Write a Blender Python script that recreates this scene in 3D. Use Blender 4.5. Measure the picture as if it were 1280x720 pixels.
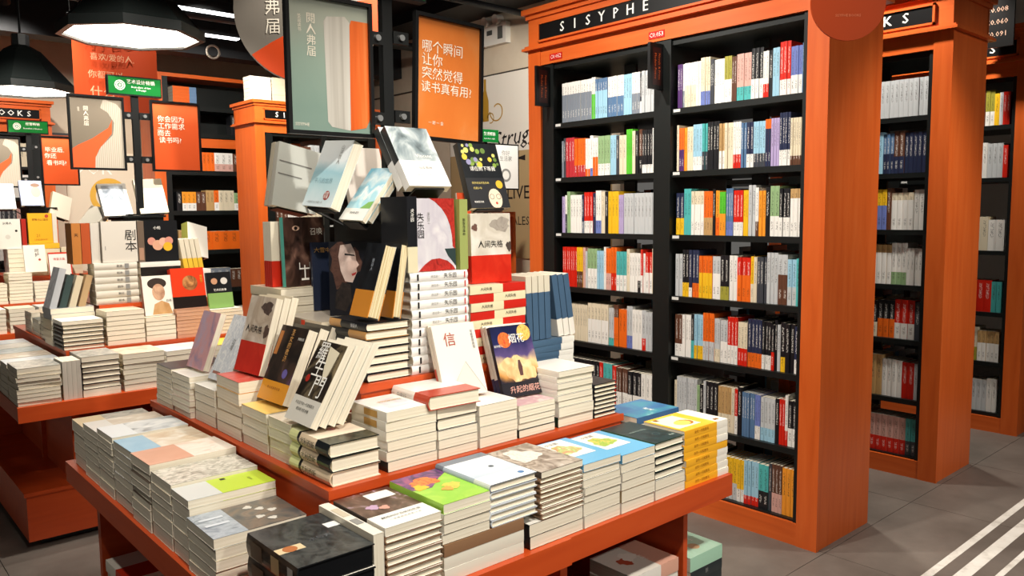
import bpy, math, random
from mathutils import Matrix, Vector
random.seed(7)
for o in list(bpy.data.objects): bpy.data.objects.remove(o, do_unlink=True)
scene = bpy.context.scene
col = scene.collection
# ------------------------------------------------------------------ camera
F_PX = 1001.6077
cam_d = bpy.data.cameras.new('camera'); cam_d.sensor_width = 36.0; cam_d.lens = F_PX / 1280 * 36
cam_d.clip_start = 0.05; cam_d.clip_end = 60
cam = bpy.data.objects.new('camera', cam_d); col.objects.link(cam)
ROT = Matrix(((0.74792677, 0.0705094, -0.66002574), (-0.66370113, 0.06398912, -0.74525579), (-0.01031307, 0.99545659, 0.09465634)))
cam.matrix_world = Matrix.Translation((0, 0, 1.5)) @ ROT.to_4x4()
scene.camera = cam
# ------------------------------------------------------------------ world, exposure, lights
w = bpy.data.worlds.new('world'); scene.world = w; w.use_nodes = True
w.node_tree.nodes['Background'].inputs[0].default_value = (1.0, 0.95, 0.88, 1)
w.node_tree.nodes['Background'].inputs[1].default_value = 0.11
vs = scene.view_settings
vs.view_transform = 'Standard'; vs.look = 'None'; vs.gamma = 1; vs.use_curve_mapping = False
vs.exposure = 0.2
def spot(loc, target, power, angle, where, blend=0.6, colr=(1, .94, .85), r=.05):
    l = bpy.data.lights.new('track_spot_light', 'SPOT'); l.energy = power; l.color = colr
    l.spot_size = math.radians(angle); l.spot_blend = blend; l.shadow_soft_size = r
    o = bpy.data.objects.new('track_spot_light', l); col.objects.link(o)
    d = (Vector(target) - Vector(loc)).normalized()
    o.location = Vector(loc) + d * 0.10; o.rotation_euler = d.to_track_quat('-Z', 'Y').to_euler()
    SPOTS.append((loc, d, where))
SPOTS = []
spot((1.5, 2.05, 3.35), (3.3, 2.0, .9), 190, 82, 'aimed at the right bay of the largest bookcase')
spot((1.5, 3.15, 3.35), (3.3, 3.0, .9), 165, 82, 'aimed at the left bay of the largest bookcase')
spot((0.5, -0.1, 3.35), (1.35, 1.9, 0.9), 200, 46, 'in front of the near table, left one')
spot((1.9, -0.2, 3.35), (1.5, 1.9, 0.9), 200, 46, 'in front of the near table, right one')
spot((-.3, 2.0, 3.35), (1.2, 2.2, 0.9), 70, 50, 'left of the near table')
spot((4.1, 2.2, 3.35), (4.7, 2.0, 1.0), 150, 80, 'over the aisle before the second bookcase')
spot((5.4, 2.2, 3.35), (6.0, 2.0, 1.0), 150, 80, 'over the aisle before the third bookcase')
spot((0.9, 2.95, 3.35), (1.4, 4.6, 0.9), 270, 60, 'aimed at the second table from its left')
spot((2.3, 3.4, 3.35), (1.6, 4.6, 0.9), 170, 60, 'aimed at the second table from its right')
spot((0.9, 5.5, 3.35), (1.4, 7.0, 0.9), 340, 65, 'aimed at the third table')
spot((3.0, 5.8, 3.35), (3.7, 7.9, 1.2), 95, 70, 'aimed at the bookcase behind the near table')
spot((2.6, 6.7, 3.35), (3.6, 9.2, 1.4), 300, 80, 'aimed at the wall bookcase')
spot((3.9, 4.4, 3.35), (5.4, 6.3, 2.1), 300, 70, 'added to brighten the beige wall')  # added lamp, lifts the dim wall and the small poster stand
spot((1.3, 5.0, 3.45), (1.7, 6.4, 2.4), 60, 60, 'added to brighten the cloth banner')  # extra lamp put in because the banner came out too dark
spot((1.4, 7.9, 3.35), (1.7, 9.7, 1.9), 100, 80, 'added to brighten the back wall')  # added lamp that brightens the plaster left of the banner
spot((4.1, 0.4, 3.35), (4.1, 1.5, 0.0), 130, 75, 'over the floor lines')
spot((1.6, -2.5, 3.35), (1.6, 1.4, 0.55), 190, 34, 'added to light the piles under the near table')  # added low-angle lamp, reaches the piles below the tier overhang
spot((2.9, -1.9, 3.35), (3.5, 1.66, 1.3), 125, 45, 'added as fill for the end of the largest bookcase')  # added fill lamp for the dark end panel
spot((4.3, -1.9, 3.35), (4.9, 1.66, 1.3), 130, 40, 'added as fill for the end of the second bookcase')  # another added fill lamp, for the next end panel
# ------------------------------------------------------------------ materials
def lin(h):
    h = h.lstrip('#'); v = [int(h[i:i+2], 16) / 255 for i in (0, 2, 4)]
    return tuple(c / 12.92 if c <= .04045 else ((c + .055) / 1.055) ** 2.4 for c in v) + (1,)
MATS = {}
def nm(name):
    m = bpy.data.materials.new(name); m.use_nodes = True
    return m, m.node_tree.nodes, m.node_tree.links, m.node_tree.nodes['Principled BSDF']
def plain(h, rough=.45, spec=.4, metal=0, coat=0, name=None):
    k = ('p', h, rough, spec, metal, coat)
    if k in MATS: return MATS[k]
    m, n, l, b = nm(name or 'paint_' + h.lstrip('#'))
    b.inputs['Base Color'].default_value = lin(h); b.inputs['Roughness'].default_value = rough
    b.inputs['Specular IOR Level'].default_value = spec; b.inputs['Metallic'].default_value = metal
    b.inputs['Coat Weight'].default_value = coat
    MATS[k] = m; return m
def glow(h, s):
    k = ('g', h, s)
    if k in MATS: return MATS[k]
    m, n, l, b = nm('glow'); b.inputs['Base Color'].default_value = lin(h)
    b.inputs['Emission Color'].default_value = lin(h); b.inputs['Emission Strength'].default_value = s
    MATS[k] = m; return m
def ramp(n, stops):
    r = n.new('ShaderNodeValToRGB'); e = r.color_ramp.elements
    while len(e) < len(stops): e.new(.5)
    for i, (p, c) in enumerate(stops): e[i].position = p; e[i].color = lin(c)
    return r
def wood(axis=2, h0='#d55f20', h1='#cb561b', h2='#dd6a2b', name='orange_stained_wood'):
    k = ('w', axis, h0)
    if k in MATS: return MATS[k]
    m, n, l, b = nm(name)
    tc = n.new('ShaderNodeTexCoord'); mp = n.new('ShaderNodeMapping')
    s = [14, 14, 14]; s[axis] = 1.2; mp.inputs['Scale'].default_value = s
    no = n.new('ShaderNodeTexNoise'); no.inputs['Scale'].default_value = 1.6; no.inputs['Detail'].default_value = 5; no.inputs['Distortion'].default_value = .8
    r = ramp(n, [(.25, h1), (.5, h0), (.8, h2)])
    l.new(tc.outputs['Object'], mp.inputs[0]); l.new(mp.outputs[0], no.inputs[0]); l.new(no.outputs[0], r.inputs[0]); l.new(r.outputs[0], b.inputs['Base Color'])
    b.inputs['Roughness'].default_value = .38; b.inputs['Specular IOR Level'].default_value = .45
    MATS[k] = m; return m
def pages(h='#e6ddc9', h2='#d9ceb6'):
    k = ('pg', h)
    if k in MATS: return MATS[k]
    m, n, l, b = nm('page_edges')
    tc = n.new('ShaderNodeTexCoord'); mp = n.new('ShaderNodeMapping'); mp.inputs['Scale'].default_value = (4, 4, 900)
    no = n.new('ShaderNodeTexNoise'); no.inputs['Scale'].default_value = 1; no.inputs['Detail'].default_value = 2
    r = ramp(n, [(.35, h2), (.55, h)])
    l.new(tc.outputs['Object'], mp.inputs[0]); l.new(mp.outputs[0], no.inputs[0]); l.new(no.outputs[0], r.inputs[0]); l.new(r.outputs[0], b.inputs['Base Color'])
    b.inputs['Roughness'].default_value = .75; b.inputs['Specular IOR Level'].default_value = .15
    MATS[k] = m; return m
def art(name, stops, scale=3.0, kind='noise', dist=1.0, ys=1.0, rough=.28):
    """printed cover picture: procedural pattern over the cover's own UV"""
    k = ('a', name)
    if k in MATS: return MATS[k]
    m, n, l, b = nm('print_' + name)
    uv = n.new('ShaderNodeUVMap'); mp = n.new('ShaderNodeMapping'); mp.inputs['Scale'].default_value = (scale, scale * ys, 1)
    mp.inputs['Location'].default_value = (len(name) * .37, sum(map(ord, name)) % 17 * .53, 0)
    l.new(uv.outputs[0], mp.inputs[0])
    if kind == 'grad':
        sx = n.new('ShaderNodeSeparateXYZ'); l.new(uv.outputs[0], sx.inputs[0])
        no = n.new('ShaderNodeTexNoise'); no.inputs['Scale'].default_value = 1; no.inputs['Detail'].default_value = 4; l.new(mp.outputs[0], no.inputs[0])
        ma = n.new('ShaderNodeMath'); ma.operation = 'MULTIPLY_ADD'; ma.inputs[1].default_value = dist; l.new(no.outputs[0], ma.inputs[0]); l.new(sx.outputs[1], ma.inputs[2])
        mb = n.new('ShaderNodeMath'); mb.operation = 'SUBTRACT'; mb.inputs[1].default_value = dist * .5; l.new(ma.outputs[0], mb.inputs[0]); out = mb.outputs[0]
    elif kind == 'voro':
        no = n.new('ShaderNodeTexVoronoi'); no.inputs['Scale'].default_value = 1; l.new(mp.outputs[0], no.inputs[0]); out = no.outputs['Distance']
    elif kind == 'wave':
        no = n.new('ShaderNodeTexWave'); no.inputs['Scale'].default_value = 1; no.inputs['Distortion'].default_value = dist * 6; no.inputs['Detail'].default_value = 3; l.new(mp.outputs[0], no.inputs[0]); out = no.outputs[1]
    else:
        no = n.new('ShaderNodeTexNoise'); no.inputs['Scale'].default_value = 1; no.inputs['Detail'].default_value = 6; no.inputs['Distortion'].default_value = dist; l.new(mp.outputs[0], no.inputs[0]); out = no.outputs[0]
    r = ramp(n, stops); l.new(out, r.inputs[0]); l.new(r.outputs[0], b.inputs['Base Color'])
    b.inputs['Roughness'].default_value = rough; b.inputs['Specular IOR Level'].default_value = .5
    MATS[k] = m; return m
def spine(h, ink, v0=.42, v1=.9):
    """printed spine: plain colour with a narrow run of title marks"""
    k = ('s', h, ink, v0)
    if k in MATS: return MATS[k]
    m, n, l, b = nm('spine_' + h.lstrip('#'))
    uv = n.new('ShaderNodeUVMap'); sx = n.new('ShaderNodeSeparateXYZ'); l.new(uv.outputs[0], sx.inputs[0])
    oi = n.new('ShaderNodeObjectInfo')
    mp = n.new('ShaderNodeMapping'); mp.inputs['Scale'].default_value = (4.5, 62, 1); l.new(uv.outputs[0], mp.inputs[0])
    cb = n.new('ShaderNodeCombineXYZ'); mu = n.new('ShaderNodeMath'); mu.operation = 'MULTIPLY'; mu.inputs[1].default_value = 37; l.new(oi.outputs['Random'], mu.inputs[0])
    l.new(mu.outputs[0], cb.inputs[0]); l.new(mu.outputs[0], cb.inputs[1]); l.new(cb.outputs[0], mp.inputs['Location'])
    no = n.new('ShaderNodeTexNoise'); no.inputs['Scale'].default_value = 1; no.inputs['Detail'].default_value = 1; l.new(mp.outputs[0], no.inputs[0])
    def mth(op, a, bb):
        q = n.new('ShaderNodeMath'); q.operation = op
        for i, v in enumerate((a, bb)):
            if v is None: continue
            if isinstance(v, (int, float)): q.inputs[i].default_value = v
            else: l.new(v, q.inputs[i])
        return q.outputs[0]
    t = mth('MULTIPLY', mth('GREATER_THAN', no.outputs[0], .54), .8)
    du = mth('ABSOLUTE', mth('SUBTRACT', sx.outputs[0], .5), None)
    t = mth('MULTIPLY', t, mth('LESS_THAN', du, .2))
    t = mth('MULTIPLY', t, mth('GREATER_THAN', sx.outputs[1], v0))
    t = mth('MULTIPLY', t, mth('LESS_THAN', sx.outputs[1], v1))
    mx = n.new('ShaderNodeMix'); mx.data_type = 'RGBA'; mx.inputs[6].default_value = lin(h); mx.inputs[7].default_value = lin(ink)
    l.new(t, mx.inputs[0]); l.new(mx.outputs[2], b.inputs['Base Color'])
    b.inputs['Roughness'].default_value = .35
    MATS[k] = m; return m
def concrete(name, a, b_, c, scale=2.0, rough=.55):
    k = ('c', name)
    if k in MATS: return MATS[k]
    m, n, l, b = nm(name)
    ge = n.new('ShaderNodeNewGeometry')
    no = n.new('ShaderNodeTexNoise'); no.inputs['Scale'].default_value = scale; no.inputs['Detail'].default_value = 8; no.inputs['Roughness'].default_value = .65
    r = ramp(n, [(.3, a), (.5, b_), (.72, c)])
    l.new(ge.outputs['Position'], no.inputs[0]); l.new(no.outputs[0], r.inputs[0]); l.new(r.outputs[0], b.inputs['Base Color'])
    b.inputs['Roughness'].default_value = rough
    MATS[k] = m; return m
BLK = plain('#101413', .42, .4, name='black_laminate')
BLKM = plain('#0c0e0e', .4, .4, name='black_metal')
WH = plain('#f2efe8', .5); GREEN = plain('#0f6b2c', .3, name='green_acrylic'); TEXTW = plain('#f4f2ea', .5, name='white_lettering')
# ------------------------------------------------------------------ mesh building
class MB:
    def __init__(s): s.v = []; s.f = []; s.m = []; s.uv = []; s.mats = []
    def mi(s, m):
        if m not in s.mats: s.mats.append(m)
        return s.mats.index(m)
    def face(s, pts, m, uv=None):
        b = len(s.v); s.v += [tuple(p) for p in pts]; s.f.append(tuple(range(b, b + len(pts)))); s.m.append(s.mi(m))
        s.uv += uv if uv else [(0, 0)] * len(pts)
    def box(s, x0, x1, y0, y1, z0, z1, m):
        P = [(x0,y0,z0),(x1,y0,z0),(x1,y1,z0),(x0,y1,z0),(x0,y0,z1),(x1,y0,z1),(x1,y1,z1),(x0,y1,z1)]
        for q in ((0,3,2,1),(4,5,6,7),(0,1,5,4),(1,2,6,5),(2,3,7,6),(3,0,4,7)): s.face([P[i] for i in q], m, [(0,0),(1,0),(1,1),(0,1)])
        return s
    def prism(s, pts, z0, z1, m, side=None):
        n = len(pts); s.face([(x, y, z1) for x, y in pts], m); s.face([(x, y, z0) for x, y in reversed(pts)], m)
        for i in range(n):
            a, b = pts[i], pts[(i + 1) % n]; s.face([(*a, z0), (*b, z0), (*b, z1), (*a, z1)], side or m)
        return s
    def tube(s, p0, p1, r, m, k=10, r1=None):
        p0, p1 = Vector(p0), Vector(p1); d = (p1 - p0).normalized(); a = d.orthogonal().normalized(); b = d.cross(a); r1 = r if r1 is None else r1
        A = [p0 + (a * math.cos(t) + b * math.sin(t)) * r for t in [i * 2 * math.pi / k for i in range(k)]]
        B = [p1 + (a * math.cos(t) + b * math.sin(t)) * r1 for t in [i * 2 * math.pi / k for i in range(k)]]
        for i in range(k): j = (i + 1) % k; s.face([A[i], A[j], B[j], B[i]], m)
        s.face(list(reversed(A)), m); s.face(B, m); return s
    def mesh(s, name):
        me = bpy.data.meshes.new(name); me.from_pydata([tuple(p) for p in s.v], [], s.f)
        for m in s.mats: me.materials.append(m)
        me.polygons.foreach_set('material_index', s.m)
        ul = me.uv_layers.new(name='UVMap'); ul.data.foreach_set('uv', [c for p in s.uv for c in p])
        me.update(); return me
    def build(s, name, parent=None, mw=None): return add(name, s.mesh(name), parent, mw)
def add(name, me, parent=None, mw=None):
    o = bpy.data.objects.new(name, me); col.objects.link(o)
    if parent is not None: o.parent = parent
    if mw is not None: o.matrix_local = mw
    return o
def empty(name, mw=None):
    o = bpy.data.objects.new(name, None); col.objects.link(o); o.empty_display_size = .05
    if mw is not None: o.matrix_world = mw
    return o
LABELS = {}
def tag(o, label, cat, group=None):
    o['label'] = label; o['category'] = cat
    if group: o['group'] = group
    LABELS[label] = LABELS.get(label, 0) + 1
    return o
def st(o): o['kind'] = 'structure'; return o
def bx(name, x0, x1, y0, y1, z0, z1, m, parent=None): return MB().box(x0, x1, y0, y1, z0, z1, m).build(name, parent)
def axes(o, x, y, z=None):
    x = Vector(x).normalized(); y = Vector(y); y = (y - x * y.dot(x)).normalized(); z = x.cross(y)
    M = Matrix((( x[0], y[0], z[0], o[0]), (x[1], y[1], z[1], o[1]), (x[2], y[2], z[2], o[2]), (0, 0, 0, 1)))
    return M
_tx = {}
def glyphs(txt):
    """flat outline of a line of text as 2-D points (height 1 = em) and faces"""
    if txt in _tx: return _tx[txt]
    c = bpy.data.curves.new('t', 'FONT'); c.body = txt; c.align_x = 'CENTER'; c.align_y = 'CENTER'; c.size = 1; c.resolution_u = 1; c.space_line = .98
    o = bpy.data.objects.new('t', c); col.objects.link(o); dg = bpy.context.evaluated_depsgraph_get()
    me = bpy.data.meshes.new_from_object(o.evaluated_get(dg))
    r = ([(v.co.x, v.co.y) for v in me.vertices], [tuple(p.vertices) for p in me.polygons])
    bpy.data.objects.remove(o); bpy.data.curves.remove(c); bpy.data.meshes.remove(me)
    _tx[txt] = r; return r
def put_text(b, txt, o, x, y, size, m):
    """text lying in the plane o + u*x + v*y, centred on o"""
    P, Fs = glyphs(txt); o, x, y = Vector(o), Vector(x), Vector(y)
    for f in Fs: b.face([o + x * (P[i][0] * size) + y * (P[i][1] * size) for i in f], m)
def disc_pts(cx, cy, r, k=20, ry=None): return [(cx + r * math.cos(i * 2 * math.pi / k), cy + (ry or r) * math.sin(i * 2 * math.pi / k)) for i in range(k)]
# ------------------------------------------------------------------ setting
bx('floor', -3, 9.5, -3, 11, -.12, -.012, plain('#4a443e', .7)); st(bpy.data.objects['floor'])
FL = bpy.data.objects['floor']
cm = concrete('grey_brown_stone_tile', '#5c544c', '#6c635b', '#7b7269', 2.4, .5)
TS = .9
tm = MB().box(.0015, TS - .0015, .0015, TS - .0015, -.012, 0, cm).mesh('tile')
for i in range(-3, 11):
    for j in range(-3, 12): add('tile', tm, FL, Matrix.Translation((4.156 + (i - 5) * TS, 1.63 + (j - 2) * TS, 0)))
st(bx('ceiling', -3, 9.5, -3, 11, 3.75, 3.85, plain('#0b0b0c', .8)))
plaster = concrete('beige_plaster', '#bfae95', '#cbbca5', '#d6c9b5', 1.2, .8)
st(bx('wall_back', -3, 5.9, 9.75, 9.9, 0, 3.75, plaster))
wr = st(bx('wall_right', 5.8, 5.95, 5.0, 9.75, 0, 3.75, plaster))
st(bx('wall_far', 8.6, 8.75, -3, 5.0, 0, 3.75, plain('#cfc8bd', .8)))
# mural panels on the right wall (print on boards)
def wall_pt(y, z): return (5.785, y, z)
mp_ = MB().box(5.787, 5.8, 5.1, 7.6, 2.15, 2.985, plain('#e6dfd2', .6)); mp_.build('trim_1', wr)
MB().box(5.787, 5.8, 5.1, 7.6, 1.0, 2.15, plain('#b3996f', .6)).build('trim_2', wr)
MB().box(5.785, 5.8, 5.0, 9.7, 2.985, 3.0, plain('#3a352e', .6)).build('trim_3', wr)
b = MB(); gold = plain('#b58a2e', .5); ink = plain('#1d1a17', .6)
def flat_wall(pts, m): b.face([wall_pt(y, z) for y, z in pts], m)
bc = 6.95
flat_wall([(bc+.06,2.5),(bc-.06,2.5),(bc-.06,2.72),(bc-.02,2.84),(bc-.02,2.96),(bc+.02,2.96),(bc+.02,2.84),(bc+.06,2.72)], gold)
def curl(cy, cz, r, a0, a1, wd, m, k=22, shrink=0):
    for i in range(k):
        t0 = a0 + (a1 - a0) * i / k; t1 = a0 + (a1 - a0) * (i + 1) / k; r0 = r - shrink * i / k; r1_ = r - shrink * (i + 1) / k
        flat_wall([(cy + r0 * math.cos(t0), cz + r0 * math.sin(t0)), (cy + (r0 - wd) * math.cos(t0), cz + (r0 - wd) * math.sin(t0)), (cy + (r1_ - wd) * math.cos(t1), cz + (r1_ - wd) * math.sin(t1)), (cy + r1_ * math.cos(t1), cz + r1_ * math.sin(t1))], m)
for s_ in (-1, 1):
    curl(bc + s_ * .2, 2.6, .13, 0 if s_ < 0 else math.pi, s_ * 5.5 + (0 if s_ < 0 else math.pi), .014, gold, shrink=.06); curl(bc + s_ * .09, 2.53, .06, 0, 5, .012, gold)
b.build('bottle_drawing', wr); b = MB()
put_text(b, 'The Struggle', wall_pt(6.62, 2.28), (0, -1, .10), (0, -.25, 1), .27, ink)
b.build('lettering', wr); b = MB()
flat_wall([(6.45,2.07),(6.3,2.1),(6.3,2.04)], ink); flat_wall([(6.7,2.08),(6.4,2.075),(6.4,2.065),(6.7,2.06)], ink)
b.build('arrow', wr); b = MB()
put_text(b, 'LIVE', wall_pt(6.42, 1.70), (0, -1, 0), (0, 0, 1), .2, ink)
b.build('lettering', wr); b = MB()
put_text(b, 'TALES', wall_pt(6.42, 1.40), (0, -1, 0), (0, 0, 1), .13, ink)
b.build('lettering', wr)
# mural on the back wall behind the left tables
bw = bpy.data.objects['wall_back']
MB().box(2.2, 3.05, 9.735, 9.75, .3, 2.2, plain('#d8cdb6', .6)).build('trim_4', bw)
for cx_, cz_, r_, m_ in ((2.62, 1.72, .2, plain('#d8a93c', .5)), (2.45, 1.35, .17, plain('#d8a93c', .5))):
    b = MB()
    for i in range(24):
        t0, t1 = i * .24, (i + 1) * .24
        b.face([(cx_ + r_ * math.cos(t0), 9.733, cz_ + r_ * math.sin(t0)), (cx_ + r_ * math.cos(t1), 9.733, cz_ + r_ * math.sin(t1)), (cx_ + (r_ - .06) * math.cos(t1), 9.733, cz_ + (r_ - .06) * math.sin(t1)), (cx_ + (r_ - .06) * math.cos(t0), 9.733, cz_ + (r_ - .06) * math.sin(t0))], m_)
    b.build('mural_ring', bw)
b = MB()
put_text(b, 'OUR', (2.45, 9.732, 2.02), (1, 0, 0), (0, 0, 1), .2, plain('#f4efe4', .5))
b.build('lettering', bw)
# floor stripes
stripe = concrete('worn_white_floor_paint', '#b9b2a6', '#e6e1d7', '#f0ece4', 9, .5)
for i, (y0, y1) in enumerate(((1.225, 1.258), (1.118, 1.17), (1.030, 1.054))):
    o = bx('floor_stripe', 1.5, 8.5, y0, y1, -.001, .0006, stripe)
    tag(o, ['white painted floor line nearest the bookcase ends', 'widest white painted floor line, middle of the three', 'thin white painted floor line farthest from the bookcases'][i], 'floor line', 'white lines painted on the floor')
# ceiling services
def svc(name, p0, p1, r, label, m=plain('#17181a', .5)):
    o = MB().tube(p0, p1, r, m, 12).build(name); tag(o, label, 'duct', 'dark services under the ceiling')
o = bx('ceiling_beam', -3, 5.8, 8.6, 8.85, 3.18, 3.75, plain('#16171a', .6)); tag(o, 'dark beam below the ceiling above the wall bookcase', 'beam')
svc('conduit', (-.5, 6.0, 3.45), (5.8, 6.0, 3.45), .03, 'thin black conduit running under the ceiling nearest the hanging disc')
svc('conduit', (-.5, 7.62, 3.35), (5.8, 7.62, 3.35), .045, 'thicker black pipe under the ceiling beyond the hanging disc')
o = bx('air_duct', 5.25, 5.79, 3.8, 8.5, 3.62, 3.75, plain('#1a2024', .5)); tag(o, 'large dark rectangular air duct along the beige wall', 'duct')
def strip_light(x0, x1, y, z, label):
    t = empty('strip_light', Matrix.Translation((x0, y, z))); L = x1 - x0
    bx('housing', 0, L, -.05, .05, .012, .07, plain('#202224', .5), t); bx('diffuser', .02, L - .02, -.04, .04, 0, .012, glow('#ffffff', 6), t)
    for xx in (.1, L - .1): MB().tube((xx, 0, .07), (xx, 0, 3.75 - z), .004, BLKM, 6).build('hanger', t)
    tag(t, label, 'ceiling light', 'strip lights')
strip_light(2.55, 3.75, 7.3, 3.3, 'long white strip light under the dark ceiling left of the disc')
strip_light(2.9, 3.5, 8.1, 3.27, 'short white strip light behind the big pendant lamp')
# track lights that carry the spots
for i, (loc, d, where) in enumerate(SPOTS):
    t = empty('track_spotlight', Matrix.Translation(loc)); q = d.to_track_quat('Z', 'Y').to_matrix().to_4x4()
    MB().tube((0, 0, .0), (0, 0, 3.75 - loc[2]), .012, BLKM).build('stem', t)
    b = MB()
    for k in range(12):
        a0, a1 = k * math.pi / 6, (k + 1) * math.pi / 6
        b.face([(.045 * math.cos(a0), .045 * math.sin(a0), -.07), (.045 * math.cos(a1), .045 * math.sin(a1), -.07), (.055 * math.cos(a1), .055 * math.sin(a1), .09), (.055 * math.cos(a0), .055 * math.sin(a0), .09)], BLKM)
    b.face([(.045 * math.cos(k * math.pi / 6), .045 * math.sin(k * math.pi / 6), -.07) for k in range(12)], BLKM)
    b.build('lamp_head', t, q)
    tag(t, 'black ceiling spotlight ' + where, 'spotlight', 'ceiling spotlights')
# ------------------------------------------------------------------ pendant lamps
def pendant(cx, cy, label, z=2.43, R=.36):
    t = empty('pendant_lamp', Matrix.Translation((cx, cy, z)))
    def ring(r, zz, a0=math.pi / 8): return [(r * math.cos(a0 + i * math.pi / 4), r * math.sin(a0 + i * math.pi / 4), zz) for i in range(8)]
    b = MB(); m = plain('#0d1110', .35, .5, name='black_enamel')
    prof = [(R - .03, .0), (R, .0), (R, .05), (R * .94, .06), (.13, .30), (.06, .34), (.06, .42)]
    for (r0, z0), (r1, z1) in zip(prof, prof[1:]):
        A, B = ring(r0, z0), ring(r1, z1)
        for i in range(8): j = (i + 1) % 8; b.face([A[i], A[j], B[j], B[i]], m)
    b.face(ring(.06, .42), m)
    A, B = ring(R - .03, 0), ring(R - .03, .045)
    for i in range(8): j = (i + 1) % 8; b.face([A[j], A[i], B[i], B[j]], m)
    b.build('lamp_shade', t)
    b = MB(); b.face(list(reversed(ring(R - .031, .012))), glow('#fff3e2', LAMP)); b.build('diffuser', t)
    MB().tube((0, 0, .42), (0, 0, 3.75 - z), .008, BLKM).build('cable', t)
    b = MB()
    for k in range(18):
        t0, t1 = k * math.pi / 9, (k + 1) * math.pi / 9
        b.tube((R + .035 + .035 * math.cos(t0), -.08, .0 - .035 + .035 * math.sin(t0)), (R + .035 + .035 * math.cos(t1), -.08, -.035 + .035 * math.sin(t1)), .006, plain('#c9c2b8', .4), 6)
    b.build('pull_ring', t)
    tag(t, label, 'pendant lamp', 'octagonal pendant lamps'); return t
LAMP = 9
pendant(1.38, 4.55, 'big black octagonal pendant lamp with glowing white underside, nearest in view')
pendant(1.33, 7.0, 'black octagonal pendant lamp at the far left, over the third table')
pendant(1.335, 2.06, 'black octagonal pendant lamp above the near book table')
# ------------------------------------------------------------------ books
HEXN = {}
PAL = dict(W='#f0ede6', C='#e3d6ba', G='#7d8590', S='#c4c7c8', K='#17181c', N='#252d4a', B='#56779c', L='#9cc9de', T='#4fb3b0', V='#58bf30', E='#5f3b2a', O='#ec6a1a', R='#d3210f', Y='#f0bd22', P='#4f2c66', M='#b3a2cc', I='#d8a99d', A='#a39d3d', Q='#93b381', D='#3e4148', J='#f29a2a', U='#6f7fc0', H='#bd3038', F='#c19b66')
CN = dict(W='white', C='cream', G='blue-grey', S='silver-grey', K='black', N='navy', B='steel-blue', L='light-blue', T='teal', V='bright green', E='brown', O='orange', R='red', Y='yellow', P='purple', M='lilac', I='pink', A='olive', Q='sage-green', D='charcoal', J='amber', U='periwinkle', H='crimson', F='tan')
DARK = set('KNEPDRHBG')
ONES = 'zeroth first second third fourth fifth sixth seventh eighth ninth tenth eleventh twelfth thirteenth fourteenth fifteenth sixteenth seventeenth eighteenth nineteenth'.split()
def ordw(n):
    if n < 20: return ONES[n]
    t, u = divmod(n, 10); tens = ['', '', 'twent', 'thirt', 'fort', 'fift'][t]
    return tens + 'ieth' if u == 0 else tens + 'y-' + ONES[u]
def smat(k, v0=.42, v1=.9): return spine(PAL[k], '#f2efe6' if k in DARK else '#2a2622', v0, v1)
_shelf = {}
def shelf_book_mesh(T, H, D, u, l, sp):
    """upright book, spine on the -y side: x thickness, y depth, z height"""
    k = (T, H, D, u, l, sp)
    if k in _shelf: return _shelf[k]
    b = MB(); mu, ml = smat(u), smat(l, .12, .3); zs = H * sp if u != l else 0
    x0, x1 = 0, T; r = .0015
    def fr(z0, z1, m):
        v0, v1 = z0 / H, z1 / H
        b.face([(x0, r, z0), (x0 + T * .25, 0, z0), (x0 + T * .25, 0, z1), (x0, r, z1)], m, [(0, v0), (.25, v0), (.25, v1), (0, v1)])
        b.face([(x0 + T * .25, 0, z0), (x0 + T * .75, 0, z0), (x0 + T * .75, 0, z1), (x0 + T * .25, 0, z1)], m, [(.25, v0), (.75, v0), (.75, v1), (.25, v1)])
        b.face([(x0 + T * .75, 0, z0), (x1, r, z0), (x1, r, z1), (x0 + T * .75, 0, z1)], m, [(.75, v0), (1, v0), (1, v1), (.75, v1)])
    if zs: fr(0, zs, ml); fr(zs, H, mu)
    else: fr(0, H, mu)
    pm = plain(PAL[u]); pg = pages()
    b.face([(x0, D, 0), (x0, r, 0), (x0, r, H), (x0, D, H)], pm); b.face([(x1, r, 0), (x1, D, 0), (x1, D, H), (x1, r, H)], pm)
    c = min(.0012, T * .15)
    b.face([(x0 + c, r + c, H - .002), (x1 - c, r + c, H - .002), (x1 - c, D - .002, H - .002), (x0 + c, D - .002, H - .002)], pg)
    b.face([(x0 + c, D - .002, 0), (x0 + c, D - .002, H), (x1 - c, D - .002, H), (x1 - c, D - .002, 0)], pg)
    b.face([(x0, r, H), (x0 + c, r + c, H), (x0 + c, D, H), (x0, D, H)], pm); b.face([(x1 - c, r + c, H), (x1, r, H), (x1, D, H), (x1 - c, D, H)], pm)
    b.face([(x0, r, 0), (x0, D, 0), (x1, D, 0), (x1, r, 0)], pm)
    _shelf[k] = b.mesh('book'); return _shelf[k]
def parse(row):
    out = []
    for tok in row.split():
        c, n = tok.split('*') if '*' in tok else (tok, '1')
        sp = int(c[-1]) / 10 if c[-1].isdigit() else .4; c = c.rstrip('0123456789')
        out.append((c[0], c[-1], sp, int(n)))
    return out
NSHELF = 0
REST = []
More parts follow.
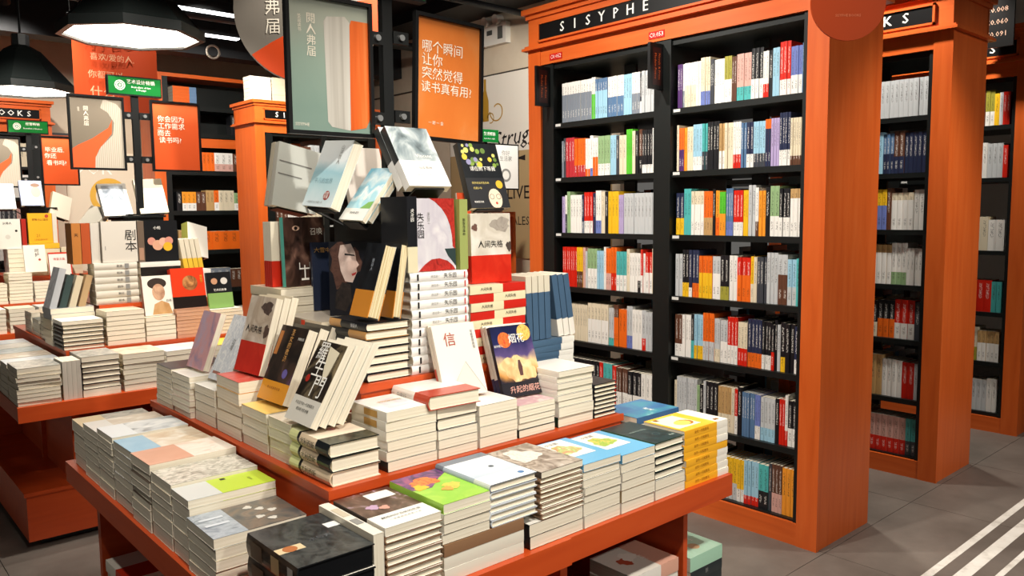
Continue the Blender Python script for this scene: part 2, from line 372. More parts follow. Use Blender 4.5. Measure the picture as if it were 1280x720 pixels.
def shelf_row(base, s0, s1, z, row, where, group, d0=.02, hmax=.235, rnd=None, depth=.145, skip=0):
    """fill a shelf from s0 to s1 (local x) with upright books"""
    global NSHELF
    rg = random.Random(hash(row) % 9973 if rnd is None else rnd); runs = parse(row); tot = sum(r[3] for r in runs)
    ths = []
    for u, l, sp, n in runs:
        t = rg.uniform(.75, 1.3); h = rg.choice((.205, .21, .212, .22, .225, .232)) if n > 0 else .21
        for k in range(n): ths.append((u, l, sp, t, min(h, hmax)))
    sc = (s1 - s0) / sum(t[3] for t in ths); x = s0; nn = 0
    for u, l, sp, t, h in ths:
        T = round(t * sc, 4); nn += 1
        me = shelf_book_mesh(round(T - .0006, 4), h, depth, u, l, sp)
        mw = base @ Matrix.Translation((x, d0 + rg.uniform(0, .006), z + .0003)); x += T
        if NSHELF >= 300 or nn <= skip: REST.append((me, mw)); continue
        o = add('shelf_book', me); o.matrix_world = mw
        desc = CN[u] if u == l else CN[u] + '-over-' + CN[l]
        tag(o, f'{desc} spine, {ordw(nn)} book from left, {where}', 'shelf book', group); NSHELF += 1
# ---- covers with parts
_cov = {}
def cover_mesh(W, L, T, stl):
    """open box cover: x from spine (0) to fore-edge, y foot to head, z back to front"""
    hard = stl.get('hard', 0); ct = .0024 if hard else .0009; bulge = stl.get('round', .004 if hard else .0006)
    b = MB(); bands = stl['bands']; k = 5
    def path(off):
        p = [(W, off)]
        for i in range(k + 1):
            t = i / k; z = off + (T - 2 * off) * t; p.append((off * 1.0 - bulge * math.sin(math.pi * t) + (ct * .0), z))
        p.append((W, T - off)); return p
    O, I = path(0), path(ct); pa = plain('#e8e2d4')
    for y0, y1, fm, sm in bands:
        Y0, Y1 = y0 * L, y1 * L
        for i in range(len(O) - 1):
            (xa, za), (xb, zb) = O[i], O[i + 1]
            if i == 0: m, uv = stl.get('back', fm), [(1, y0), (1, y1), (0, y1), (0, y0)]
            elif i == len(O) - 2: m, uv = fm, [(0, y0), (0, y1), (1, y1), (1, y0)]
            else: m, uv = sm, [((i - 1) / k, y0), ((i - 1) / k, y1), (i / k, y1), (i / k, y0)]
            b.face([(xa, Y0, za), (xa, Y1, za), (xb, Y1, zb), (xb, Y0, zb)][::-1], m, uv[::-1])
        e = bands[0] if y0 == 0 else None
        for yy, on in ((Y0, y0 == 0), (Y1, y1 == 1)):
            if not on: continue
            for i in range(len(O) - 1): b.face([(O[i][0], yy, O[i][1]), (O[i+1][0], yy, O[i+1][1]), (I[i+1][0], yy, I[i+1][1]), (I[i][0], yy, I[i][1])], stl.get('edge', sm))
        for z0, z1 in ((0, ct), (T - ct, T)): b.face([(W, Y0, z0), (W, Y1, z0), (W, Y1, z1), (W, Y0, z1)], fm)
    for i in range(len(I) - 1): b.face([(I[i][0], 0, I[i][1]), (I[i][0], L, I[i][1]), (I[i+1][0], L, I[i+1][1]), (I[i+1][0], 0, I[i+1][1])], pa)
    me = b.mesh('cover')
    ins = .0035 if hard else .0006
    pb = MB().box(ct * .8, W - ins, ins, L - ins, ct * 1.02, T - ct * 1.02, stl.get('pages') or pages()).mesh('page_block')
    return me, pb
def decal_meshes(W, L, T, items):
    """flat printed shapes, one mesh each (more than six: one joined print)"""
    out = []; b = MB()
    for n_, it in enumerate(items):
        e = T + .0004 + n_ * (.0001 if len(items) < 8 else .00003)
        if it[0] == 'blob':
            _, u, v, r, m = it[:5]; ry = it[5] if len(it) > 5 else r; rr = random.Random(int(u * 977 + v * 331)); K = 22; ph = rr.uniform(0, 6)
            P = [(u*W + r*W*math.cos(a)*g, v*L + ry*W*math.sin(a)*g) for a, g in [(i_ * 2 * math.pi / K, 1 + .16 * math.sin(3 * i_ * 2 * math.pi / K + ph) + .1 * math.sin(7 * i_ * 2 * math.pi / K + 2 * ph) + rr.uniform(-.06, .06)) for i_ in range(K)]]
            P = [(min(max(x, 0), W), min(max(y, 0), L)) for x, y in P]; b.face([(x, y, e) for x, y in P], m, [(x/W, y/L) for x, y in P])
        elif it[0] == 'rect': _, u0, v0, u1, v1, m = it; b.face([(u0*W, v0*L, e), (u1*W, v0*L, e), (u1*W, v1*L, e), (u0*W, v1*L, e)], m, [(0,0),(1,0),(1,1),(0,1)])
        elif it[0] == 'disc': _, u, v, r, m = it[:5]; ry = it[5] if len(it) > 5 else r; P = disc_pts(u*W, v*L, r*W, 20, ry*W); P = [(min(max(x, 0), W), min(max(y, 0), L)) for x, y in P]; b.face([(x, y, e) for x, y in P], m, [((x/W), (y/L)) for x, y in P])
        elif it[0] == 'poly': b.face([(u*W, v*L, e) for u, v in it[1]], it[2], [(u, v) for u, v in it[1]])
        if len(items) <= 6: out.append(b.mesh('cover_print')); b = MB()
    if b.f: out.append(b.mesh('cover_print'))
    return out
def title_mesh(W, L, T, items, bulge):
    b = MB(); e = T + .0015
    for it in items:
        if it[0] == 'text': _, s, u, v, size, m = it; put_text(b, s, (u * W, v * L, e), (1, 0, 0), (0, 1, 0), size, m)
        elif it[0] == 'spine': _, s, v, size, m = it; put_text(b, s, (-bulge - .0006, v * L, T / 2), (0, -1, 0), (0, 0, 1), size, m)   # read from the side
        elif it[0] == 'spinev': _, s, v, size, m = it; put_text(b, '\n'.join(s), (-bulge - .0006, v * L, T / 2), (0, 0, -1), (0, 1, 0), size, m)
        elif it[0] == 'spineb': _, v0, v1, m = it; b.face([(-bulge - .0005, v0*L, T*.15), (-bulge - .0005, v0*L, T*.85), (-bulge - .0005, v1*L, T*.85), (-bulge - .0005, v1*L, T*.15)], m)
    return b.mesh('title')
NBOOK = 0
NSTACK = 0
STY = []
REST2 = []
def book(M, W, L, T, stl, label, group=None, decals=True, kind='stacked book', hide=False):
    global NBOOK; NBOOK += 1
    sid = id(stl); STY.append(stl); k = (round(W, 4), round(L, 4), round(T, 4), sid)
    if k not in _cov: _cov[k] = list(cover_mesh(W, L, T, stl)) + [None, None]
    c = _cov[k]
    global NSTACK
    if kind == 'stacked book':
        if NSTACK >= 315 or hide: 
            REST2.extend([(c[0], M), (c[1], M)]); sx_ = [i for i in stl.get('items', []) if i[0].startswith('spine')]
            if sx_:
                if (k, 'r') not in _cov: _cov[(k, 'r')] = title_mesh(W, L, T, sx_, stl.get('round', .004 if stl.get('hard') else .0006))
                REST2.append((_cov[(k, 'r')], M))
            return None
        NSTACK += 1
    t = empty(kind.replace(' ', '_'), M)
    add('cover', c[0], t); add('page_block', c[1], t)
    bulge = stl.get('round', .004 if stl.get('hard') else .0006)
    it = stl.get('items', [])
    pr = [i for i in it if i[0] in ('rect', 'disc', 'poly', 'blob')]; tx = [i for i in it if i[0] in ('text', 'spine', 'spinev', 'spineb') and (decals or i[0] != 'text')]
    if pr and decals:
        if c[2] is None: c[2] = decal_meshes(W, L, T, pr)
        for m_ in c[2]:
            q_ = add('cover_print', m_, t)
            if len(pr) > 6: q_['kind'] = 'stuff'
    if tx:
        key = 't' + str(bool(decals)); 
        if (k, key) not in _cov: _cov[(k, key)] = [title_mesh(W, L, T, [x_], bulge) for x_ in tx]
        for m_ in _cov[(k, key)]: add('title', m_, t)
    tag(t, label, kind, group); return t
def S(front, sp=None, hard=0, items=(), bands=None, pg=None, edge=None, **kw):
    f = plain(front, .3) if isinstance(front, str) else front
    s = (plain(sp, .35) if isinstance(sp, str) else sp) if sp else f
    d = dict(bands=bands or [(0, 1, f, s)], hard=hard, items=list(items), **kw)
    if pg: d['pages'] = pg
    if edge: d['edge'] = plain(edge)
    return d
def mixb(*bs):
    out = []
    for y0, y1, f, s in bs:
        f = plain(f, .3) if isinstance(f, str) else f; s = f if s is None else (plain(s, .35) if isinstance(s, str) else s); out.append((y0, y1, f, s))
    return out
ANG = {'-X': 0, '-Y': 90, '+X': 180, '+Y': -90}          # which way the spine looks
def stack(where, xmin, ymin, z0, face, W, L, runs, desc='pale paperback', jit=1.0, group=None, hidden=0):
    """pile of books with its low corner at (xmin, ymin); runs = (count, thickness, style[, desc]) from the bottom"""
    seq = []
    for r in runs: seq += [(r[1], r[2], r[3] if len(r) > 3 else desc)] * r[0]
    n = len(seq); z = z0 + .0006; fx, fy = (W, L) if face in ('-X', '+X') else (L, W); rg = random.Random(int((xmin * 7 + ymin * 31 + z0) * 1000))
    for i, (T, stl, ds) in enumerate(seq):
        a = math.radians(ANG[face] + rg.uniform(-1, 1) * .9 * jit); jx, jy = rg.uniform(-1, 1) * .002 * jit, rg.uniform(-1, 1) * .002 * jit
        M = Matrix.Translation((xmin + fx / 2 + jx, ymin + fy / 2 + jy, z)) @ Matrix.Rotation(a, 4, 'Z') @ Matrix.Translation((-W / 2, -L / 2, 0))
        k = n - i
        lab = (f'top {ds} of {where}' if k == 1 else f'{ordw(k)} {ds} from top, {where}') if n > 1 else f'{ds} {where}'
        book(M, W, L, T - .0004, stl, lab, group or where, decals=(i == n - 1), hide=i < hidden); z += T
    return z
def lean(where, BL, right, up, W, H, T, stl, desc, n=1, backs=None, group=None):
    """front-facing book(s): lower left corner of the first front cover, its right and up directions; copies behind"""
    right = Vector(right).normalized(); up = Vector(up); up = (up - right * up.dot(right)).normalized(); nrm = right.cross(up)
    hz = Vector((nrm.x, nrm.y, 0)); c = hz.length; hz.normalize(); out = []
    for k in range(n):
        p = Vector(BL) - hz * (k * (T + .0012) / c) - nrm * T
        M = axes(p, right, up)
        lab = f'{desc} {where}' if k == 0 else f'{ordw(k + 1)} copy behind the {desc}'
        out.append(book(M, W, H, T - .0004, stl if k == 0 else (backs or stl), lab, group or (f'copies of the {desc}' if n > 1 else None), decals=(k == 0), kind='display book'))
    return out
# ------------------------------------------------------------------ bookcases
WX, WY, WZ = wood(0), wood(1), wood(2)
SIGN = 'S I S Y P H E    B O O K S'
def bookcase(M, wid, label, bays, shelves, dep=.48, group='tall orange bookcases', tags=(), plates=(), top=2.65, backrow=True):
    """local frame: x to the viewer's right, y into the case, z up"""
    t = empty('bookcase', M); st_w = .105; up_w = .045
    for x in (0, wid - .03): bx('side_panel', x, x + .03, 0, dep, 0, top - .03, WZ, t)
    for x in (.0, wid - st_w + .012): bx('stile', x - .004 if x == 0 else x, x + st_w - .008 if x == 0 else wid + .004, -.022, 0, 0, 2.42, WZ, t)
    for y in (-.018, dep - .012):
        bx('bottom_rail', st_w - .01, wid - st_w + .014, y, y + .03, 0, .10, WX, t)
        bx('top_rail', st_w - .01, wid - st_w + .014, y, y + .03, 2.33, 2.42, WX, t)
    bx('header_board', 0, wid, -.022, 0, 2.445, top - .05, WX, t); bx('header_board', 0, wid, dep - .01, dep + .012, 2.445, top - .05, WX, t)
    b = MB(); b.box(-.03, wid + .03, -.05, dep + .04, 2.42, 2.434, WX); b.box(-.018, wid + .018, -.038, dep + .028, 2.434, 2.446, WX); b.build('ledge_moulding', t)
    b = MB(); b.box(-.012, wid + .012, -.034, dep + .024, top - .055, top - .03, WX); b.box(-.03, wid + .03, -.052, dep + .042, top - .03, top, WX); b.build('cornice', t)
    s = bx('sign_panel', .10, wid - .10, -.03, -.022, 2.468, 2.555, plain('#0a0a0b', .35), t)
    fr = MB(); fr.box(.088, wid - .088, -.036, -.022, 2.457, 2.468, WX); fr.box(.088, wid - .088, -.036, -.022, 2.555, 2.566, WX); fr.box(.088, .1, -.036, -.022, 2.457, 2.566, WX); fr.box(wid - .1, wid - .088, -.036, -.022, 2.457, 2.566, WX); fr.build('sign_frame', t)
    b = MB(); k_ = wid / 1.817
    for x_, c in [(.281 + i * .097, c) for i, c in enumerate('SISYPHE')] + [(1.192 + i * .0965, c) for i, c in enumerate('BOOKS')]:
        b = MB()
        for n_, e_ in enumerate((-.0016, .0016)): put_text(b, c, (x_ * k_ + e_, -.0310 - n_ * .0006, 2.511), (1, 0, 0), (0, 0, 1), .076, TEXTW)
        b.build('letter', s)
    # black lining: uprights, top, shelves
    bx('lining_top', st_w, wid - st_w, 0, dep, 2.30, 2.328, BLK, t)
    for (a, e) in bays: 
        for x in (a - .03, e): bx('upright', x, x + .03, 0.0, dep, .1, 2.30, BLK, t)
    for (a, b0), (a1, b1) in zip(bays, bays[1:]): bx('centre_post', b0 + .0, a1 - .0, -.012, .0, .1, 2.33, BLK, t)
    for x0, x1 in ((st_w - .01, bays[0][0]), (bays[-1][1], wid - st_w + .014)): bx('lining_face', x0, x1, -.008, 0.0, .1, 2.33, BLK, t)
    for (a, e) in bays:
        for z in shelves: bx('shelf', a, e, 0.0, dep, z - .028, z, BLK, t)
        for z in shelves[:-1] if len(shelves) > 3 else (): 
            bx('shelf_label', a + .01, a + .05, -.0015, 0, z - .018, z - .004, plain('#d9d9d4', .5), t)
        bx('back_post', (a + e) / 2 - .04, (a + e) / 2 + .04, dep / 2 - .01, dep / 2 + .01, .1, 2.30, BLK, t)
    for x, txt in tags:
        g = bx('number_tag', x - .048, x + .048, -.021, -.018, 2.345, 2.38, plain('#c8201a', .35), t); b = MB(); put_text(b, txt, (x, -.0215, 2.362), (1, 0, 0), (0, 0, 1), .03, TEXTW); b.build('lettering', g)
    for x in plates:
        p = bx('category_plate', x - .008, x + .008, -.115, -.012, 2.09, 2.31, plain('#0d0d0e', .4), t); b = MB()
        b.face([(x + .0085, -.095, 2.11), (x + .0085, -.03, 2.11), (x + .0085, -.03, 2.29), (x + .0085, -.095, 2.29)], plain('#3a1410', .4))
        for k, s_ in enumerate(('Modern Fiction', 'Novels & Prose')):
            put_text(b, s_, (x - .0092, -.075 + k * .03, 2.2), (0, 0, -1), (0, -1, 0), .02, plain('#e8692a', .4)); put_text(b, s_, (x + .0092, -.075 + k * .03, 2.2), (0, 0, -1), (0, 1, 0), .02, plain('#e8692a', .4))
        b.build('lettering', p)
    tag(t, label, 'bookcase', group); return t
def backrow(M, spans, shelves, label, dep=.48, seed=1):
    """the row of books that faces the other side of a case: only their tops show through the gaps"""
    rg = random.Random(seed); b = MB(); cols = [plain(PAL[c]) for c in 'WWCSLEOWKD']
    for a, e in spans:
        for z in shelves:
            x = a + .005
            while x < e - .02:
                T = min(rg.uniform(.02, .06), e - .003 - x); m = rg.choice(cols); b.box(x, x + T - .001, dep - .16, dep - .03, z + .0005, z + rg.uniform(.19, .25), m); x += T
    o = b.build('back_row_books'); o.matrix_world = M; o['kind'] = 'stuff'; o['label'] = label; o['category'] = 'books'
SH = [1.995, 1.69, 1.378, 1.072, .768, .432, .108]
MA = axes((3.249, 3.477, 0), (0, -1, 0), (1, 0, 0))
WA = 3.477 - 1.66
baysA = [(.187, .905), (1.008, 1.70)]
bookcase(MA, WA, 'largest orange bookcase with black shelves and white lettering on its header', baysA, SH, tags=((.22, 'C0.052'), (.925, 'C0.053')), plates=(.155, .955))
rowsL = ['WG7*11 WV6*2 BL7*5 WB5*5 L*3 WG5*3 DW3*1 S*5',
 'G*1 D*1 H*3 OH3*4 WO2*2 WU2*1 WO5*2 QW3*4 L*2 D*1 C*2 V*3 C*1 K*1 EK*1 KW2*4 W*1',
 'M*1 WD5*1 Q*1 W*4 NG3*1 RW3*3 N*1 WU3*2 C*1 K*1 Y*3 M*2 S*9',
 'R*7 YE4*3 I*1 S*1 QW5*3 L*3 W*1 OI*2 OR4*2 TW4*3 C*1 W*3 WK3*1 RW*1 W*1 RW5*2 C*1',
 'C*10 CW6*6 ST2*2 EO7*2 O*2 SU3*2 W*3 SR3*1 S*3', 'K*10 R*1 T*2 R*1 EW4*4 KW4*3 W*3', 'S*5 N*4 W*6 O*3 K*4 B*5']
rowsR = ['P*2 WG4*1 WC5*4 W*2 CU3*4 D*2 W*4 AW5*2 E*2 IT3*4 KW4*3 WR3*2 K*1 L*2 RW3*3 UW4*3 B*1',
 'C*1 OP5*2 J*1 C*2 LW3*3 TD*2 K*4 FW4*2 C*3 WR3*3 B*2 NW3*2 LD3*4 ON8*2 M*3 NW3*4 CE2*5',
 'NY4*2 T*2 CW7*4 OF4*3 K*1 JO*1 VJ5*2 BU3*3 RW3*3 Y*2 S*2 WE3*1 J*2 K*1 QW4*2 KW4*3 FW8*3',
 'S*2 KY3*2 NW2*1 NO3*2 OY6*4 SW6*2 KA3*2 W*2 RO6*3 YC*1 C*1 D*3 S*3 SE6*2 LS*2 T*1',
 'EW3*2 W*3 KT4*1 LY3*3 OS4*4 SC3*2 SW5*2 RW4*3 CR4*3 NO3*4 KW3*3 KR4*1 K*1 S*1 KY3*1 K*2 NW3*1',
 'C*1 S*8 Q*1 K*1 S*1 KV2*3 FC*4 C*1 RW4*1 K*1 B*5 UW3*2 SL3*4 K*1 R*2 WR3*1 KW*2',
 'S*4 B*4 W*4 K*1 YS4*4 YW3*2 LR2*4 TK4*2 D*1 EI4*3 J*3']
RN = ['top', 'second', 'third', 'fourth', 'fifth', 'sixth', 'lowest']
for i, z in enumerate(SH): shelf_row(MA, baysA[1][0] + .014, baysA[1][1] - .008, z, rowsR[i], f'{RN[i]} shelf, right bay, largest bookcase', f'books on the {RN[i]} shelf, right bay', rnd=50 + i, skip=12 if i == 6 else 0)
for i, z in enumerate(SH): shelf_row(MA, baysA[0][0] + .035, baysA[0][1] - .012, z, rowsL[i], f'{RN[i]} shelf, left bay, largest bookcase', f'books on the {RN[i]} shelf, left bay', rnd=i)
backrow(MA, [(b_[0] + .18, b_[1]) for b_ in baysA], SH, 'books facing the far side of the largest bookcase, seen over its rows')
# second and third bookcases down the aisle
MBk = axes((4.559, 3.477, 0), (0, -1, 0), (1, 0, 0)); MC = axes((5.888, 3.477, 0), (0, -1, 0), (1, 0, 0))
bookcase(MBk, WA, 'second orange bookcase, directly behind the largest one on the right', baysA, SH)
rowsB = ['S*14', 'V*2 L*3 BN5*3 EN*2 N*5', 'RU6*3 YU6*3 E*1 CW8*4 W*2', 'FW8*7 WQ3*3 W*4', 'T*1 YC6*2 KC*1 KO5*3 RW4*3 D*1', 'W*2 F*3 W*4 R*2 S*1', 'E*3 IR4*6 TD*2']
for i, z in enumerate(SH): shelf_row(MBk, 1.33, baysA[1][1] - .008, z, rowsB[i], f'{RN[i]} shelf of the second bookcase', 'books in the second bookcase', rnd=90 + i)
backrow(MBk, [(1.2, 1.68)], SH[2:6], 'books facing the far side of the second bookcase', seed=4)
SHC = [2.03, 1.69, 1.21, .80, .466, .125]
bookcase(MC, WA, 'third orange bookcase at the right edge, farthest down the aisle', baysA, SHC)
rowsC = ['A*2 E*1 AW*2 Y*1 S*1 R*2', 'OY4*2 W*2 S*3 R*1', 'C*3 W*2', 'I*1 R*3 T*2', 'CA4*2 FW6*5', 'S*5 W*2']
for i, z in enumerate(SHC): shelf_row(MC, 1.46, baysA[1][1] - .02, z, rowsC[i], f'{["top","second","third","fourth","fifth","lowest"][i]} shelf of the third bookcase', 'books in the third bookcase', rnd=120 + i)
# bookcase facing the tables at the back, and the wall bookcase behind it
MD = Matrix.Translation((3.5, 7.84, 0))
bookcase(MD, 1.5, 'orange bookcase behind the near table with book piles on its top', [(.187, .74), (.80, 1.31)], SH)
rowsD = ['W*3 K*1 VW4*3 C*3 E*4 S*4', 'S*4 R*2 C*5 D*4', 'E*3 W*4 C*5', 'O*3 K*3 R*2 W*5', 'S*5 D*3 I*4', 'W*6 E*4', 'K*5 W*5']
for i, z in enumerate(SH): shelf_row(MD, .2, .73, z, rowsD[i], f'{RN[i]} shelf of the bookcase behind the near table', 'books in the bookcase behind the near table', rnd=150 + i)
MF = Matrix.Translation((.52, 9.22, 0))
bookcase(MF, 1.45, 'orange bookcase at the far left against the back wall', [(.187, .70), (.77, 1.26)], SH, dep=.42)
for i, z in enumerate(SH[:5]): shelf_row(MF, .78, 1.25, z, rowsD[(i + 2) % 7], f'{RN[i]} shelf of the far left bookcase', 'books in the far left bookcase', rnd=210 + i)
t = empty('framed_poster', Matrix.Translation((2.02, 9.70, 1.93))); bx('frame', 0, .26, 0, .05, 0, .46, plain('#0b0b0c', .35), t); bx('picture', .025, .235, -.002, 0, .025, .435, plain('#d0602a', .5), t)
tag(t, 'small black framed orange picture on the back wall', 'framed picture')
ME = Matrix.Translation((2.95, 9.2, 0))
t = empty('wall_bookcase', ME)
bx('side_panel', .0, .12, 0, .4, 0, 3.06, WZ, t); bx('side_panel', 2.6, 2.72, 0, .4, 0, 3.06, WZ, t)
bx('top_rail', .12, 2.6, 0, .4, 3.02, 3.06, WX, t); bx('back_panel', .12, 2.6, .37, .4, 0, 3.02, BLK, t); bx('upright', .12, .18, 0, .37, 0, 3.02, BLK, t)
SE = [2.42, 2.0, 1.55, 1.1, .65, .2]
for k, z in enumerate([2.72] + SE): bx('shelf', .18, 2.6, .0, .37, z - .05, z, BLK, t)
bx('orange_rail', .18, 2.6, -.012, .0, 2.26, 2.36, WX, t)
tag(t, 'wall bookcase with black back and orange frame along the back wall', 'bookcase')
rowsE = ['K*3 W*2 DB*4', 'OF3*4 O*4 WI4*3 E*3 CO*4', 'K*1 JW4*3 E*2 F*2 OW*1 C*3 QW*2 R*2 D*3', 'F*4 O*5 E*4', 'D*5 G*3 E*4 O*3', 'W*6 S*5']
for i, z in enumerate(SE): shelf_row(ME, .24 if i else .9, 1.35, z, rowsE[i], f'{RN[i]} filled shelf of the back wall bookcase', 'books in the back wall bookcase', rnd=180 + i, d0=.05)
# ------------------------------------------------------------------ tables
TW = dict(h0='#c24a1b', h1='#b74217', h2='#cc5422', name='red_stained_wood')
CX, CY_, CZ_ = WX, WY, WZ
WX, WY, WZ = wood(0, **TW), wood(1, **TW), wood(2, **TW)
def table(cx, cy, label, dx0=-.735, dx1=.735, dy0=-.725, dy1=.84, pin=.2):
    t = empty('book_table', Matrix.Translation((cx, cy, 0))); T_ = WX
    tiers = [('lower_tier', .70, dx0, dx1, dy0, dy1), ('middle_tier', .88, dx0 + .25, dx1 - .225, dy0 + .25, dy1 - .1), ('upper_tier', 1.06, dx0 + .45, dx1 - .425, dy0 + .44, dy1 - .42)]
    for n, z, a, b_, c, d in tiers: bx(n, a + .012, b_ - .012, c + .012, d - .012, z - .03, z, T_, t)
    n, z, a, b_, c, d = tiers[0]; xm = .03
    bx('fascia_board', a - .004, xm, c - .006, c + .012, z - .067, z, WX, t); bx('fascia_board', xm, b_, c, c + .012, z - .066, z, WX, t)
    bx('fascia_board', a, b_, d - .012, d, z - .066, z, WX, t)
    bx('fascia_board', a, a + .012, c + .012, d - .012, z - .066, z, WY, t); bx('fascia_board', b_ - .012, b_, c + .012, d - .012, z - .066, z, WY, t)
    for n, z, a, b_, c, d in tiers[1:]:
        h = .18
        bx('riser', a, b_, c, c + .012, z - h, z, WX, t); bx('riser', a, b_, d - .012, d, z - h, z, WX, t)
        bx('riser', a, a + .012, c + .012, d - .012, z - h, z, WY, t); bx('riser', b_ - .012, b_, c + .012, d - .012, z - h, z, WY, t)
        bx('edge_lip', a - .006, b_ + .006, c - .006, c, z - .02, z + .001, WX, t); bx('edge_lip', a - .006, a, c, d, z - .02, z + .001, WY, t)
    bx('plinth', dx0 + .04, dx1 - .04, dy0 + pin, dy1 - .12, .04, .25, WX, t); bx('plinth_lid', dx0 + .03, dx1 - .03, dy0 + pin - .01, dy1 - .11, .25, .268, WX, t)
    bx('plinth_foot', dx0 + .1, dx1 - .1, dy0 + pin + .06, dy1 - .18, 0, .04, BLK, t)
    bx('cross_panel', dx0 + .22, dx1 - .22, -.02 + .05, .02 + .05, .268, .634, WX, t)
    bx('cross_panel', dx0 + .05, dx0 + .5, dy1 - .18, dy1 - .15, .268, .634, WX, t); bx('cross_panel', dx1 - .155, dx1 - .135, dy0 + pin - .005, dy1 - .2, .268, .634, WY, t)
    bx('cross_panel', .06, .085, dy0 + pin - .005, .03, .268, .634, WY, t); bx('cross_panel', dx0 + .24, dx0 + .27, dy0 + .2, dy1 - .2, .268, .634, WY, t)
    tag(t, label, 'display table', 'three-tier book display tables'); return t
table(1.335, 2.06, 'near three-tier orange wooden table piled with books', pin=.07)
table(1.37, 4.58, 'second three-tier orange wooden table, at the left behind the near one')
table(1.40, 7.10, 'third three-tier orange wooden table, farthest back at the left edge')
